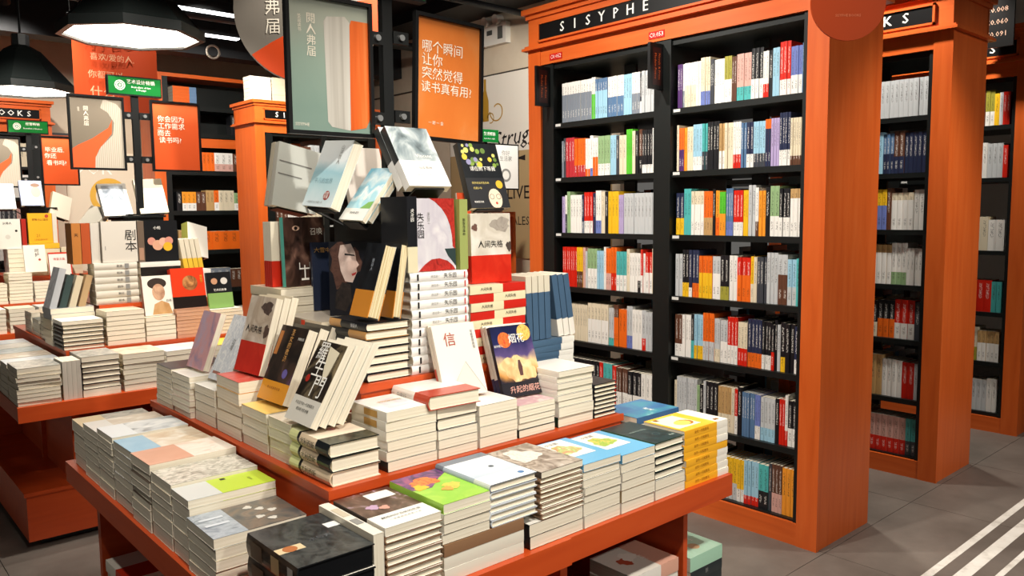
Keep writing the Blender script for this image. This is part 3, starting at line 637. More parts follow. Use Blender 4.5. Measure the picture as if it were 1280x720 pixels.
# poster stands
posters = dict(grey=art('poster_green', [(.2, '#7d9488'), (.5, '#8fa294'), (.8, '#a5aa9c')], 1.2, 'grad', .5), stone=art('poster_stone', [(.1, '#6f6657'), (.6, '#7b7162'), (1, '#857b6c')], 1.5, 'grad', .3), orange=art('poster_orange', [(.1, '#cf6a26'), (.5, '#d97a34'), (.8, '#dd9a60')], 1.3, 'noise', .3), red=art('poster_red', [(.1, '#bd4a20'), (.7, '#c45026'), (1, '#d06a3a')], 1.5, 'grad', .2))
def poster_stand(cx, cy, label, left, right, sign, zoff=(0, 0), sag=0, zb=1.5135):
    t = empty('poster_stand', Matrix.Translation((cx, cy, zb)))
    Z = lambda z: z - zb
    MB().box(-.017, .017, -.012, .012, 0, Z(2.15), BLKM).build('pole', t); bx('base_plate', -.08, .08, -.06, .06, 0, .008, BLKM, t)
    b = MB().box(-.135, .135, -.022, .012, Z(2.132), Z(2.232), plain('#0d0f0e', .4)); sg = b.build('sign_board', t)
    b = MB(); b.face([(-.13, -.0225, Z(2.139)), (.13, -.0225, Z(2.139)), (.13, -.0225, Z(2.225)), (-.13, -.0225, Z(2.225))], GREEN)
    for r0, r1 in ((.026, .022), (.018, .012), (.006, .0)):
        for i in range(20):
            a0, a1 = i * math.pi / 10, (i + 1) * math.pi / 10
            b.face([(-.075 + r0 * math.cos(a0), -.0232, Z(2.183) + r0 * math.sin(a0)), (-.075 + r0 * math.cos(a1), -.0232, Z(2.183) + r0 * math.sin(a1)), (-.075 + r1 * math.cos(a1), -.0232, Z(2.183) + r1 * math.sin(a1)), (-.075 + r1 * math.cos(a0), -.0232, Z(2.183) + r1 * math.sin(a0))], TEXTW)
    put_text(b, sign[0], (.03, -.0232, Z(2.203)), (1, 0, 0), (0, 0, 1), .024, TEXTW); put_text(b, sign[1], (.03, -.0232, Z(2.170)), (1, 0, 0), (0, 0, 1), .014, TEXTW); b.build('lettering', sg)
    for side, (x0, x1, spec) in enumerate(((-.33, -.062, left), (.07, .335, right))):
        z0, z1 = Z(1.722 + zoff[side]), Z(2.102 + zoff[side]); dz = -sag if side else 0
        b = MB(); fw = .011; fm = plain('#0b0b0c', .35)
        b.box(x0, x0 + fw, -.03, -.012, z0, z1, fm); b.box(x1 - fw, x1, -.03, -.012, z0, z1, fm); b.box(x0 + fw, x1 - fw, -.03, -.012, z0, z0 + fw, fm); b.box(x0 + fw, x1 - fw, -.03, -.012, z1 - fw, z1, fm)
        b.box(x0 + .004, x1 - .004, -.018, -.013, z0 + .004, z1 - .004, fm)
        fr = b.build('poster_frame', t)
        if sag and side: fr.matrix_local = Matrix.Rotation(math.radians(sag), 4, 'Y')
        b = MB(); y = -.0200; X0, X1, Z0, Z1 = x0 + fw, x1 - fw, z0 + fw, z1 - fw
        def q(u0, v0, u1, v1, m, yy=y): b.face([(X0 + (X1 - X0) * u0, yy, Z0 + (Z1 - Z0) * v0), (X0 + (X1 - X0) * u1, yy, Z0 + (Z1 - Z0) * v0), (X0 + (X1 - X0) * u1, yy, Z0 + (Z1 - Z0) * v1), (X0 + (X1 - X0) * u0, yy, Z0 + (Z1 - Z0) * v1)], m, [(u0, v0), (u1, v0), (u1, v1), (u0, v1)])
        def pl(pts, m, yy): b.face([(X0 + (X1 - X0) * u, yy, Z0 + (Z1 - Z0) * v) for u, v in pts], m, pts)
        def tx(s, u, v, size, m): put_text(b, s, (X0 + (X1 - X0) * u, y - .0010, Z0 + (Z1 - Z0) * v), (1, 0, 0), (0, 0, 1), size, m)
        q(0, 0, 1, 1, posters[spec['bg']])
        if spec['art'] == 'book':
            pa = art('book_pages_poster', [(.2, '#a59f94'), (.5, '#c2bdb3'), (.8, '#cfcbc2')], 14, 'noise', .2, .03); og = art('book_cloth_poster', [(.2, '#c9521a'), (.5, '#e2692a'), (.8, '#f08a4a')], 12, 'noise', .3, .04)
            pl([(.45, .08), (.5, .04), (.74, .02), (.76, .86), (.70, .9), (.47, .88), (.43, .84)], pa, y - .0004)
            pl([(.74, .02), (.95, .05), (1, .12), (1, .88), (.78, .88), (.76, .84)], og, y - .0006)
        elif spec['art'] == 'swoosh':
            pa = art('book_curve_poster', [(.3, '#a89d8c'), (.6, '#bdb3a4')], 8, 'wave', .3, .3); og = plain('#d5562a', .4)
            pl([(0, .0), (.42, .0), (.5, .25), (.78, .5), (.8, .7), (.72, .58), (.4, .42), (.12, .32), (0, .26)], og, y - .0004)
            pl([(.42, 0), (1, 0), (1, .85), (.9, .93), (.65, .99), (.58, .86), (.72, .8), (.84, .66), (.8, .48), (.55, .3), (.44, .15)], pa, y - .0006)
        for s, u, v, size, mm in spec['text']: tx(s, u, v, size, mm)
        b.build('poster', fr)
        for zc in (z0 + .06, z1 - .09):
            b = MB(); xa, xb = (x1, -.017) if side == 0 else (.017, x0); b.box(xa, xb, -.018, -.004, zc - .018, zc + .018, BLKM); b.tube(((xa + xb) / 2, -.026, zc), ((xa + xb) / 2, -.016, zc), .009, plain('#d0d2d2', .3, .5, .9), 12); b.build('clamp', t)
    tag(t, label, 'poster stand', 'poster stands on the tables'); return t
LT = plain('#efe6d4', .5)
_seq = dict(bg='grey', art='book', text=[('閱\n人\n弗\n届', .27, .72, .03, LT), ('圣\n诞\n读\n书', .13, .80, .012, LT), ('SISYPHE', .13, .045, .012, LT)])
poster_stand(1.335, 2.06, 'black poster stand rising from the near table with two framed posters', _seq,
             dict(bg='orange', art='', text=[('哪个瞬间', .40, .755, .040, LT), ('让你', .235, .645, .040, LT), ('突然觉得', .40, .53, .040, LT), ('读书真有用?', .47, .415, .037, LT), ('一 期 一 会', .3, .12, .012, LT)]),
             ('文学畅销', 'Bestsellers of Literature'), zoff=(-.005, .005), sag=2)
poster_stand(1.383, 4.58, 'black poster stand on the second table under a green design sign', dict(bg='stone', art='swoosh', text=[('閱\n人\n弗\n届', .3, .73, .026, LT), ('读\n书', .16, .82, .012, LT)]),
             dict(bg='red', art='', text=[('你会因为', .40, .755, .036, LT), ('工作需求', .40, .65, .036, LT), ('而去', .235, .545, .036, LT), ('读书吗?', .365, .44, .036, LT)]), ('艺术设计畅销', 'Bestsellers of Art\n& Design'), zoff=(.016, .016), zb=1.5015)
poster_stand(1.36, 7.1, 'black poster stand on the third table at the far left', dict(bg='stone', art='swoosh', text=[]),
             dict(bg='red', art='', text=[('毕业后,', .36, .73, .042, LT), ('你还', .235, .60, .042, LT), ('看书吗?', .40, .45, .042, LT)]), ('经管畅销', 'Bestsellers of Business'), zoff=(.0, .02), zb=1.5715)
# hanging signs
def hang_disc(P, r, label, bg, extra):
    t = empty('hanging_disc_sign', axes(P, (.75, -.66, 0), (0, 0, 1)))
    MB().prism(disc_pts(0, 0, r, 48), -.004, .004, bg).build('disc', t)
    b = MB(); extra(b, r); b.build('disc_print', t)
    MB().tube((0, r - .005, 0), (0, 3.75 - P[2], 0), .0025, BLKM, 6).build('wire', t); tag(t, label, 'hanging sign', 'round hanging signs')
def d1(b, r):
    arc = [(r * .985 * math.cos(math.radians(a)), r * .985 * math.sin(math.radians(a))) for a in range(8, -146, -6)]
    b.face([(x, y, .0046) for x, y in reversed(arc + [(-.2, -.175), (-.06, -.105), (.1, -.03), (.25, .03)])], plain('#d4491c', .4))
    b.face([(x, y, .0052) for x, y in [(-.13, -.36), (-.04, -.27), (.12, -.22), (.3, -.2), (.2, -.31), (.05, -.37)]], plain('#cfc3b2', .5))
    for i, c in enumerate('閱人弗届'): put_text(b, c, (-.185, .195 - i * .097, .0056), (1, 0, 0), (0, 1, 0), .085, LT)
    put_text(b, '书\n里\n有\n山\n河', (-.09, .06, .0056), (1, 0, 0), (0, 1, 0), .022, plain('#3a352e', .5))
hang_disc((2.076, 3.934, 2.574), .39, 'large grey hanging disc with orange swoosh behind the near posters', plain('#7b746a', .5), d1)
def d2(b, r):
    put_text(b, 'SISYPHE BOOKS', (0, -.05, .0046), (1, 0, 0), (0, 1, 0), .014, plain('#e07a4a', .4))
hang_disc((3.096, 1.518, 2.293), .1455, 'orange hanging disc in front of the largest bookcase corner', plain('#b04015', .6, .2), d2)
t = empty('hanging_banner', Matrix.Translation((1.40, 5.85, 2.2)))
b = MB()
N_ = 14
for i in range(N_):
    x0, x1 = i / N_ * .52, (i + 1) / N_ * .52; f = lambda x: .02 * math.sin(x * 9)
    b.face([(x0, f(x0), 0), (x1, f(x1), 0), (x1, f(x1), .6), (x0, f(x0), .6)], plain('#c9481c', .55))
b.build('cloth', t); b = MB()
for i, (s, sz, u) in enumerate((('为了自己', .075, .22), ('喜欢/爱的人,', .05, .235), ('你都可以', .055, .19), ('什么?', .08, .18))): put_text(b, s, (u, -.024, .455 - i * .115), (1, 0, 0), (0, 0, 1), sz, plain('#e6b48c', .5))
b.build('lettering', t); MB().tube((-.02, 0, .6), (.54, 0, .6), .01, BLKM).build('rod', t)
for x in (.0, .52): MB().tube((x, 0, .6), (x, 0, 1.55), .002, BLKM, 6).build('wire', t)
tag(t, 'orange hanging cloth banner with cream lettering behind the pendant lamp', 'banner')
# emergency light on the right wall
t = empty('emergency_light', Matrix.Translation((5.8, 6.72, 3.40)))
bx('housing', -.07, 0, -.19, .19, -.11, .11, plain('#e2ded4', .5), t); bx('switch_plate', -.073, -.07, -.14, -.06, -.06, .07, plain('#5a5a56', .5), t)
bx('label_plate', -.0715, -.07, .03, .12, .0, .05, plain('#4a4a46', .5), t)
for y in (-.08, .1): MB().tube((-.03, y, .15), (-.12, y + .01, .135), .045, plain('#d8d4ca', .4), 14, .055).build('lamp_head', t); MB().tube((-.03, y, .1), (-.03, y, .16), .015, plain('#d8d4ca', .4), 8).build('neck', t)
tag(t, 'white twin-head emergency light high on the beige wall', 'emergency light')
# black directory board by the third bookcase
t = empty('directory_board', Matrix.Translation((5.72, 1.96, 2.5)))
bx('board', 0, .02, -.22, 0, 0, .9, plain('#0c0b0b', .4), t); b = MB()
for i, s in enumerate(('C0.091', 'C0.060', 'C0.008', 'C0.086', 'C0.064')): put_text(b, s, (-.001, -.12, .08 + i * .075 + (.1 if i > 2 else 0)), (0, -1, 0), (0, 0, 1), .045, plain('#c9a48c', .5))
b.build('lettering', t); MB().tube((.01, -.11, .9), (.01, -.11, 1.25), .006, BLKM).build('rod', t)
tag(t, 'tall black hanging board with pale numbers above the third bookcase', 'sign board')
# ------------------------------------------------------------------ books on the near table
def A(n, *c, scale=3, kind='noise', dist=1., ys=1.): 
    k = len(c); return art(n, [(.28 + .5 * i / max(1, k - 1), h) for i, h in enumerate(c)] if kind != 'grad' else [(i / max(1, k - 1), h) for i, h in enumerate(c)], scale, kind, dist, ys)
tw = plain('#f6f3ea', .5, name='white_print'); tk = plain('#1c1a18', .5, name='black_print'); tr = plain('#c0271a', .5, name='red_print'); tg = plain('#c9a227', .4, name='gold_print'); tgy = plain('#8b8a86', .5, name='grey_print')
PW = S('#efece3', '#e9e5da', edge='#7d7464'); PC = S('#e2d6bb', '#d8cbae', edge='#6d614e'); PG = S('#c9c9c4', '#bdbdb8', edge='#65625c'); PD = S('#22262a', '#1a1d20'); PT = S('#a8906c', '#b39c78', edge='#5d4c38')  # dark edges on pale covers paint in the shaded gaps between piled books
HW = S('#dfe3e6', '#c8ced4', hard=1); HD = S('#1b2a28', '#16211f', hard=1); HK = S('#15161a', '#131418', hard=1); HB = S('#5d3f2c', '#4a3222', hard=1)
near = 'near table'
# lower tier, right-hand face, from the near corner outwards
fant = A('fantasy', '#0f1012', '#2b2e30', '#474a49', '#1a1513', scale=3.2, dist=2)
FAN = S(fant, None, hard=1, items=[('rect', .0, .34, .34, .46, plain('#d9c39b')), ('disc', .17, .40, .09, plain('#b06a3a')), ('rect', .82, .6, 1, .72, plain('#dfe0dc')), ('spineb', .32, .48, plain('#c8a878')), ('spineb', .06, .16, plain('#cfcac0')), ('spineb', .66, .9, plain('#57402c')), ('text', '冰与火', .6, .45, .018, plain('#5b6064'))], bands=mixb((0, 1, fant, A('fantasy_spine', '#17130f', '#3b2c20', '#54402e', scale=4))), edge='#17181a', pg=plain('#141517', .2))
stack('the shrink-wrapped black volumes at the table corner', .648, 1.338, .70, '-X', .165, .225, [(3, .0485, FAN)], 'thick black hardcover', .4)
book(axes((.8145, 1.345, .8595), (0, 0, -1), (0, 1, 0)), .158, .225, .024, S('#ddd2bb', '#e6dfd0', items=[('spineb', .3, .45, tgy), ('spineb', .55, .8, plain('#c4b9a2'))]), 'cream book standing on its fore-edge beside the shrink-wrapped black volumes', None)
brn = A('brown_flowers', '#3c2a22', '#4d382d', '#6b5346', '#b9a3b8', scale=3.5, dist=1.6)
BRN = S(brn, '#2e2420', bands=mixb((0, .33, '#eceae2', '#e4e0d6'), (.33, 1, brn, '#30241e')), items=[('rect', .45, .72, .9, .92, plain('#e9e6de')), ('blob', .3, .55, .1, plain('#b99ab5')), ('blob', .45, .48, .08, plain('#d09a8a')), ('text', '献给阿尔吉侬的花束', .5, .22, .011, tk), ('text', '一 本 感 动 世 界 的 小 说', .5, .14, .007, tk)])
WB = S('#eeeae0', '#8a6a50', hard=1)
stack('the brown cover stack with a white band', .846, 1.348, .70, '-X', .14, .212, [(9, .0162, WB), (1, .0185, BRN)], 'slim paperback', 1)
wide = S('#ece8dc', '#e0dac9'); kr = S('#8d6a4d', '#8d6a4d')
zb = stack('the broad low pile under the green cover', .99, 1.347, .70, '-Y', .17, .232, [(2, .029, wide), (1, .027, S('#8d6a4d', '#8d6a4d', pg=pages('#a08062', '#8d6a4d')), 'kraft brown broad book')], 'broad white book', .3)
grn = A('green_painting', '#a8cf4e', '#8dc63f', '#9ccc48', scale=2.5)
GRN = S(grn, '#9ccc48', items=[('poly', [(0, .55), (.35, .5), (.75, .72), (1, .82), (1, 1), (0, 1)], A('night_bloom', '#2a2440', '#5a3a6a', '#8b4a7a', '#d06a4a', scale=4, dist=2)), ('blob', .42, .72, .27, A('orange_petals', '#e8612a', '#f08a3a', '#d8402a', '#f2c14a', scale=6, dist=2), .2), ('blob', .2, .58, .13, plain('#f0b93a')), ('blob', .68, .42, .16, A('leaf_green', '#3f9a4a', '#e8c84a', '#6ab44a', scale=7)), ('blob', .52, .36, .1, plain('#e8a04a'))])
stack('the green painted cover stack', .99, 1.348, zb, '-X', .132, .208, [(4, .0218, PW), (0, .0, PW)][:1] and [(3, .0225, PW), (1, .0225, GRN)], 'white paperback', .8)
ice = A('pale_sky', '#8fa3b8', '#c3d0dc', '#dfe6ea', '#eef0f0', scale=1.2, kind='grad', dist=.3)
ICE = S(ice, '#8d9aa8', hard=1, bands=mixb((0, .28, '#eef0ee', '#d8dcd8'), (.28, .85, ice, '#a9b6c4'), (.85, 1, '#77808c', '#6d7682')), items=[('disc', .62, .5, .05, plain('#46525e')), ('disc', .8, .12, .06, plain('#4f7fb0'))], edge='#6d7682')
stack('the pale blue hardcover stack', 1.126, 1.35, zb, '-X', .141, .21, [(5, .0165, HW), (1, .0185, ICE)], 'slim grey hardcover', .8)
eng = A('engraving', '#5e4f45', '#8a7b6e', '#b9ada0', '#ded6cb', scale=3, dist=2.5)
ENG = S(eng, '#54483f', items=[('blob', .4, .62, .3, A('engraving_light', '#cfc6ba', '#e8e2d8', '#a69a8c', scale=5, dist=2), .34)])
z = stack('the black-spined pair under the engraving cover stack', 1.242, 1.348, .70, '-X', .182, .2, [(2, .031, S('#e9e5da', '#17181a', items=[('spinev', '围城', .5, .02, tw)]))], 'black-spined paperback', .3)
stack('the brown engraving cover stack', 1.280, 1.348, z, '-X', .145, .205, [(8, .0128, WB), (1, .0165, ENG)], 'slim brown-edged book', 1)
def bluepic(n, c): return S('#6db4dc', '#5ea6d0', items=[('rect', .0, .30, .80, .97, plain('#f0ece2')), ('blob', .42, .58, .27, c), ('text', '小王国', .4, .86, .016, tk)])
BP1 = bluepic('one', A('meadow_sketch', '#e8e2c8', '#a8c46a', '#d9846a', '#e0d9b0', scale=6, dist=2)); BP2 = bluepic('two', A('garden_sketch', '#f0b94a', '#8cc45a', '#e8d06a', '#5aa85a', scale=6, dist=2))
stack('the blue cover stack with a pink meadow picture', 1.428, 1.348, .70, '-X', .139, .205, [(2, .0325, PW), (4, .0205, PW), (1, .02, BP1)], 'white paperback', 1)
stack('the blue cover stack with a yellow garden picture', 1.572, 1.348, .70, '-X', .139, .205, [(1, .03, PW), (1, .033, PT), (3, .0245, PW), (1, .024, BP2)], 'white paperback', 1)
DGN = S(A('dark_green_cloth', '#1c2a2a', '#24383a', '#2c4444', scale=6), '#1d3a24', hard=1, items=[('text', '月亮与六便士', .45, .55, .012, plain('#8fa39a')), ('disc', .6, .3, .09, plain('#5d7370')), ('disc', .6, .3, .08, plain('#22363a')), ('text', '毛姆', .8, .12, .012, plain('#9fb3aa'))], edge='#1d3a24')
z = stack('the white pair under the dark green hardcovers', 1.716, 1.35, .70, '-X', .134, .205, [(2, .0285, PW)], 'white paperback', .5)
stack('the dark green hardcover stack', 1.716, 1.352, z, '-X', .130, .20, [(4, .0208, HD), (1, .0215, DGN)], 'dark hardcover', .8)
yel = A('yellow_cloth', '#f2b32e', '#f5bc3a', '#f7c54c', scale=3)
def YEL(w, top=0):
    it = [('spine', '杀死一只知更鸟', .62, .010, plain('#9a5a12'))]
    if top: it += [('poly', [(.18 + .0, .45), (.9, .45), (.9, .95), (.18, .95)], plain('#f3e3c0')), ('disc', .42, .62, .17, plain('#a8681e'), .22), ('disc', .42, .66, .15, plain('#f3c860'), .2), ('rect', .1, .1, .18, .2, plain('#8a5a2a')), ('rect', .8, .82, .9, .9, plain('#8a5a2a'))]
    return S(yel, None, bands=mixb((0, .26, '#efe8d8', '#ece6d8'), (.26, 1, yel, '#efad28')) if w else None, items=it, edge='#e8a828') if w else S(yel, '#efad28', items=it, edge='#e8a828')
YW, YN, YT = YEL(1), YEL(0), YEL(1, 1)
stack('the yellow-spined stack at the right end', 1.855, 1.352, .70, '-Y', .15, .213, [(4, .0205, YW), (1, .0225, YN), (2, .0205, YW), (1, .0235, YT)], 'yellow paperback', 1.2)
TEA = S(A('teal_glow', '#2e5a86', '#3f6f9a', '#3f8a9a', '#a8d8d0', scale=2, dist=.6), '#365f8a', items=[('text', '深海', .3, .45, .02, tw)])
stack('the deep blue cover stack behind the yellow-spined one', 1.862, 1.535, .70, '-Y', .155, .205, [(5, .03, PW), (1, .022, TEA)], 'white paperback', .6)
stack('the low white stack beside the bookcase aisle', 1.865, 1.71, .70, '-Y', .15, .2, [(4, .03, PW)], 'white paperback', .6)
stack('the far right-hand cream stack on the near table', 1.865, 1.88, .70, '-Y', .15, .2, [(5, .026, PC)], 'cream paperback', .6, hidden=4)
# lower tier, left-hand face, from the far corner towards us
glz = A('grey_glaze', '#6f6f6a', '#a3a29a', '#c2beb2', '#8a8880', scale=4, dist=1.5)
def two(a, b_, v, **k): return S(b_, None, bands=mixb((0, v, a, None), (v, 1, b_, None)), **k)
TANW = plain('#d8c39a', .3)
stack('the far corner stack in plastic wrap', .618, 2.703, .70, '+Y', .15, .215, [(1, .036, PC), (3, .0365, two(TANW, glz, .38))], 'thick wrapped book', 1.5)
stack('the white cover stack next to the wrapped corner stack', .614, 2.548, .70, '+Y', .147, .212, [(1, .03, PC), (1, .027, PD), (4, .0215, PC), (1, .022, two('#dcdad4', A('pale_photo', '#e4ddd0', '#c7b8a4', '#f0ece4', scale=3), .3))], 'cream paperback', 1)
stack('the pale photograph cover stack, left side', .614, 2.395, .70, '+Y', .147, .212, [(2, .031, PC), (1, .012, PD), (5, .0175, PC), (1, .0185, two('#e2e6e8', A('grey_dog', '#6f7376', '#cfd3d4', '#efefec', '#8a8f92', scale=2.2), .33))], 'cream paperback', 1)
stack('the blue patch cover stack, left side', .614, 2.226, .70, '+Y', .16, .215, [(2, .033, PC), (4, .0215, PG), (1, .0225, two(A('blue_patch', '#9fc4da', '#86b4d0', scale=2), A('cream_horse', '#efe8dc', '#d8c4a8', '#c49a7a', scale=3), .36))], 'cream paperback', 1)
stack('the pink cover stack, left side', .612, 2.07, .70, '+Y', .146, .225, [(2, .029, PC), (5, .0185, S('#54463c', '#54463c')), (1, .027, two(A('salmon', '#d9a48a', '#cf9478', scale=2), A('pink_cream', '#e4ccb8', '#f0e6da', '#c99f86', scale=3), .5, edge='#7a5a48'))], 'dark-jacketed book', 1.6)
stack('the grey patterned cover stack, left side', .614, 1.92, .70, '+Y', .143, .215, [(2, .036, PC), (3, .0215, PC), (1, .027, S(A('grey_pattern', '#7d7a70', '#b5b0a2', '#dcd8cc', '#9c6a5a', scale=6, dist=2), '#9a968a'))], 'cream paperback', 1)
stack('the lime green cover stack, left side', .614, 1.806, .70, '+Y', .11, .21, [(2, .034, PC), (2, .034, PC), (1, .02, two('#c9ccc9', '#b8cf3a', .38, items=[('rect', .08, .52, .2, .58, tk), ('text', '局外人', .5, .8, .008, tk)]))], 'cream paperback', .8)
stars = A('dark_stars', '#3a3f44', '#5d5a55', '#7a6a5c', '#4a3d36', scale=2.6, dist=1.6)
stack('the star cover stack, left side', .608, 1.635, .70, '+Y', .163, .212, [(4, .024, PC), (1, .0245, two(A('blue_grey_print', '#6a7886', '#aab2ba', '#54606c', scale=5), stars, .36, items=[('blob', .2 + .15 * i, .6 + .09 * (i % 3), .06, plain('#c9c4ba')) for i in range(5)] + [('rect', .25, .05, .32, .3, plain('#c9ced4')), ('rect', .5, .05, .57, .3, plain('#c9ced4'))]))], 'cream paperback', 1)
# middle tier, right-hand face
HC3 = S(A('cream_ink', '#efe6d6', '#e4d8c4', '#c9897a', scale=3), None, hard=1, round=.008, bands=mixb((0, .30, A('dark_leaves', '#1d2320', '#3a3c30', '#77705a', scale=6), '#14181a'), (.30, .72, '#ead9c2', '#e0c9a8'), (.72, .78, '#1a1a1a', '#1a1a1a'), (.78, 1, '#e8e6b8', '#dfe0a0')), items=[('spine', '尤利西斯', .5, .018, tk), ('disc', .5, .6, .09, plain('#c98a8a'))])
HC3b = S('#e8d8c0', None, hard=1, round=.008, bands=mixb((0, .70, '#ead9c2', '#e0c9a8'), (.70, .76, '#1a1a1a', '#1a1a1a'), (.76, 1, '#e8e6b8', '#dfe0a0')), items=[('spine', '尤利西斯', .5, .018, tk)])
stack('the three hardcovers on the middle tier corner', .862, 1.597, .88, '-X', .128, .195, [(1, .0335, HC3b), (2, .0335, HC3)], 'round-spined hardcover', 1.2)
GB = S('#f0eee8', '#e6e1d4', items=[('spineb', .25, .62, plain('#b98f4a')), ('text', '时间的秩序', .5, .6, .014, tg), ('poly', [(.2, .2), (.8, .3), (.7, .8), (.3, .7)], A('pale_ink', '#f0eee8', '#cfd4de', '#efece4', scale=3))])
stack('the white stack with gold spine labels', 1.012, 1.6, .88, '-X', .147, .163, [(1, .026, S('#efece3', '#17181a', items=[('spineb', .3, .7, tw)])), (3, .0242, PW), (1, .0242, GB), (1, .0245, GB)], 'white paperback', .9)
RB = S('#efece6', None, hard=1, bands=mixb((0, .38, A('red_band', '#b8402a', '#a83a26', scale=8), '#b0402a'), (.38, 1, A('white_wrap', '#efece6', '#dcd8d0', scale=5), '#e8e2d6')), items=[('spine', '白夜行', .7, .016, tgy)], round=.007)
zt = stack('the white pile under the red-banded hardcover', 1.165, 1.6, .88, '-X', .126, .163, [(3, .024, PW), (1, .03, S('#3a3632', '#3a3632', hard=1)), (1, .028, PW)], 'white book', .8)
book(Matrix.Translation((1.135, 1.592, zt + .0008)) @ Matrix.Rotation(math.radians(-3), 4, 'Z'), .155, .176, .036, RB, 'white hardcover with a red band lying on the white middle-tier pile')
stack('the white pile under the letter book', 1.298, 1.6, .88, '-X', .133, .163, [(4, .0285, PW)], 'white paperback', .7)
stack('the white pile under the fireworks book', 1.437, 1.6, .88, '-X', .138, .163, [(1, .022, PD), (3, .0175, PW), (1, .0155, S(A('pale_fire', '#e6dccb', '#c9a0a8', '#efe6d8', scale=3), '#e6dccb'))], 'white paperback', .9)
stack('the tall white pile near the right end', 1.588, 1.598, .88, '-X', .145, .163, [(1, .03, S('#ece8de', '#1d3a2c')), (1, .029, PW), (6, .0175, PW)], 'white paperback', 1.5)
stack('the slim dark-edged pile at the right end', 1.742, 1.6, .88, '-X', .098, .163, [(8, .0128, S('#1f2226', '#1f2226', hard=1)), ], 'slim dark book', 1)
# middle tier, right-hand end strip
BGR = S('#48637c', '#48637c'); 
zs = stack('the blue-grey and white pile at the table end', 1.662, 1.79, .88, '-Y', .14, .188, [(4, .031, PW), (3, .0185, two('#ece8de', '#48637c', .35)), (2, .0205, two('#ece8de', '#48637c', .3))], 'blue-grey paperback', 1)
# middle tier, left-hand face
OCH = S('#e8c06a', '#e0b050')
stack('the yellowish pile at the foot of the ink-splash book', .866, 1.797, .88, '+Y', .128, .173, [(3, .0265, S('#e8dfb0', '#d9cf9a')), (1, .0265, S(A('cream_rose', '#efe8d8', '#e8ddc8', '#d99a8a', scale=2), '#e4d8c0'))], 'yellowish paperback', 1)
stack('the ochre-topped pile, left side', .866, 1.934, .88, '+Y', .155, .173, [(2, .027, PC), (2, .0275, PG), (0, .0, PG)][:2] and [(2, .027, PC), (1, .027, PG), (1, .0275, OCH)], 'cream paperback', 1)
RT = S(A('red_shrink', '#d8685a', '#c8483a', '#e08a7a', scale=3), '#c0402c')
stack('the red-topped pile in plastic wrap', .866, 2.105, .88, '+Y', .165, .173, [(3, .0325, PT), (1, .034, S('#e8c46a', '#d8b050')), (1, .0325, RT)], 'wrapped paperback', 1.6)
stack('the plain white pile, left side', .866, 2.285, .88, '+Y', .15, .173, [(2, .031, PC), (2, .025, PW)], 'cream paperback', .8)
PKS = S(A('pink_shrink', '#d8b0a0', '#e8d8cc', '#c99a8a', scale=4), '#c9a090')
stack('the mixed pink and white pile, far left', .852, 2.45, .88, '+Y', .145, .185, [(4, .0185, PKS), (3, .018, PW)], 'thin wrapped book', 2)
stack('the white pile at the far end of the middle tier', .852, 2.605, .88, '+Y', .14, .185, [(2, .0165, PC), (5, .0165, PW), (1, .0165, S('#2a3440', '#2a3440'))], 'thin paperback', 1.5)
# upper tier
HKt = S('#17181c', None, hard=1, bands=mixb((0, .68, '#17181c', '#15161a'), (.68, 1, '#17181c', '#b98a52')), items=[('spine', '嫌疑人', .3, .012, plain('#c9ccd0'))])
zU0 = stack('the black hardcover stack on the upper tier', 1.078, 1.787, 1.06, '-X', .132, .19, [(5, .0222, HK), (1, .0222, S('#17181c', None, hard=1, bands=mixb((0, .45, '#17181c', '#b98a52'), (.45, 1, '#17181c', '#15161a')))), (1, .0222, HKt)], 'black hardcover', .8)
LOST = S('#efeae2', '#e9e6e0', round=.004, hard=1, items=[('spine', '失乐园', .32, .015, tk), ('spine', '渡边淳一', .58, .008, tgy), ('spineb', .86, .89, tk), ('spineb', .05, .07, tr)])
zU1 = stack('the white-spined stack on the upper tier', 1.218, 1.787, 1.06, '-Y', .135, .195, [(11, .02525, LOST)], 'white-spined hardcover', .8)
RJ1 = S('#e8dcb8', None, bands=mixb((0, .42, '#c8261a', '#c8261a'), (.42, 1, '#ece2c4', '#e6dab4')), items=[('spine', '人间失格', .72, .011, tk)]); RJ2 = S('#e8dcb8', None, bands=mixb((0, .58, '#ece2c4', '#e6dab4'), (.58, 1, '#c8261a', '#c8261a')), items=[('spine', '人间失格', .28, .011, tk)])
zU2 = stack('the red and cream spined stack on the upper tier', 1.422, 1.787, 1.06, '-Y', .142, .215, [(1, .0254, RJ1)] + [(1, .0254, (RJ2, RJ1)[k % 2]) for k in range(8)], 'red-and-cream paperback', .8)
zU4 = stack('the grey pile with red labels, upper tier', 1.064, 2.0, 1.06, '-X', .19, .235, [(3, .0235, S('#8a8278', '#a89c8a', items=[('spineb', .4, .5, plain('#d0452a'))])), (3, .0235, S('#b0a698', '#b8ac9a', items=[('spineb', .4, .5, plain('#d0452a'))]))], 'grey paperback', 1)
zU5 = stack('the cream pile at the far left of the upper tier', 1.064, 2.245, 1.06, '-X', .16, .21, [(8, .027, PC)], 'cream paperback', 1)
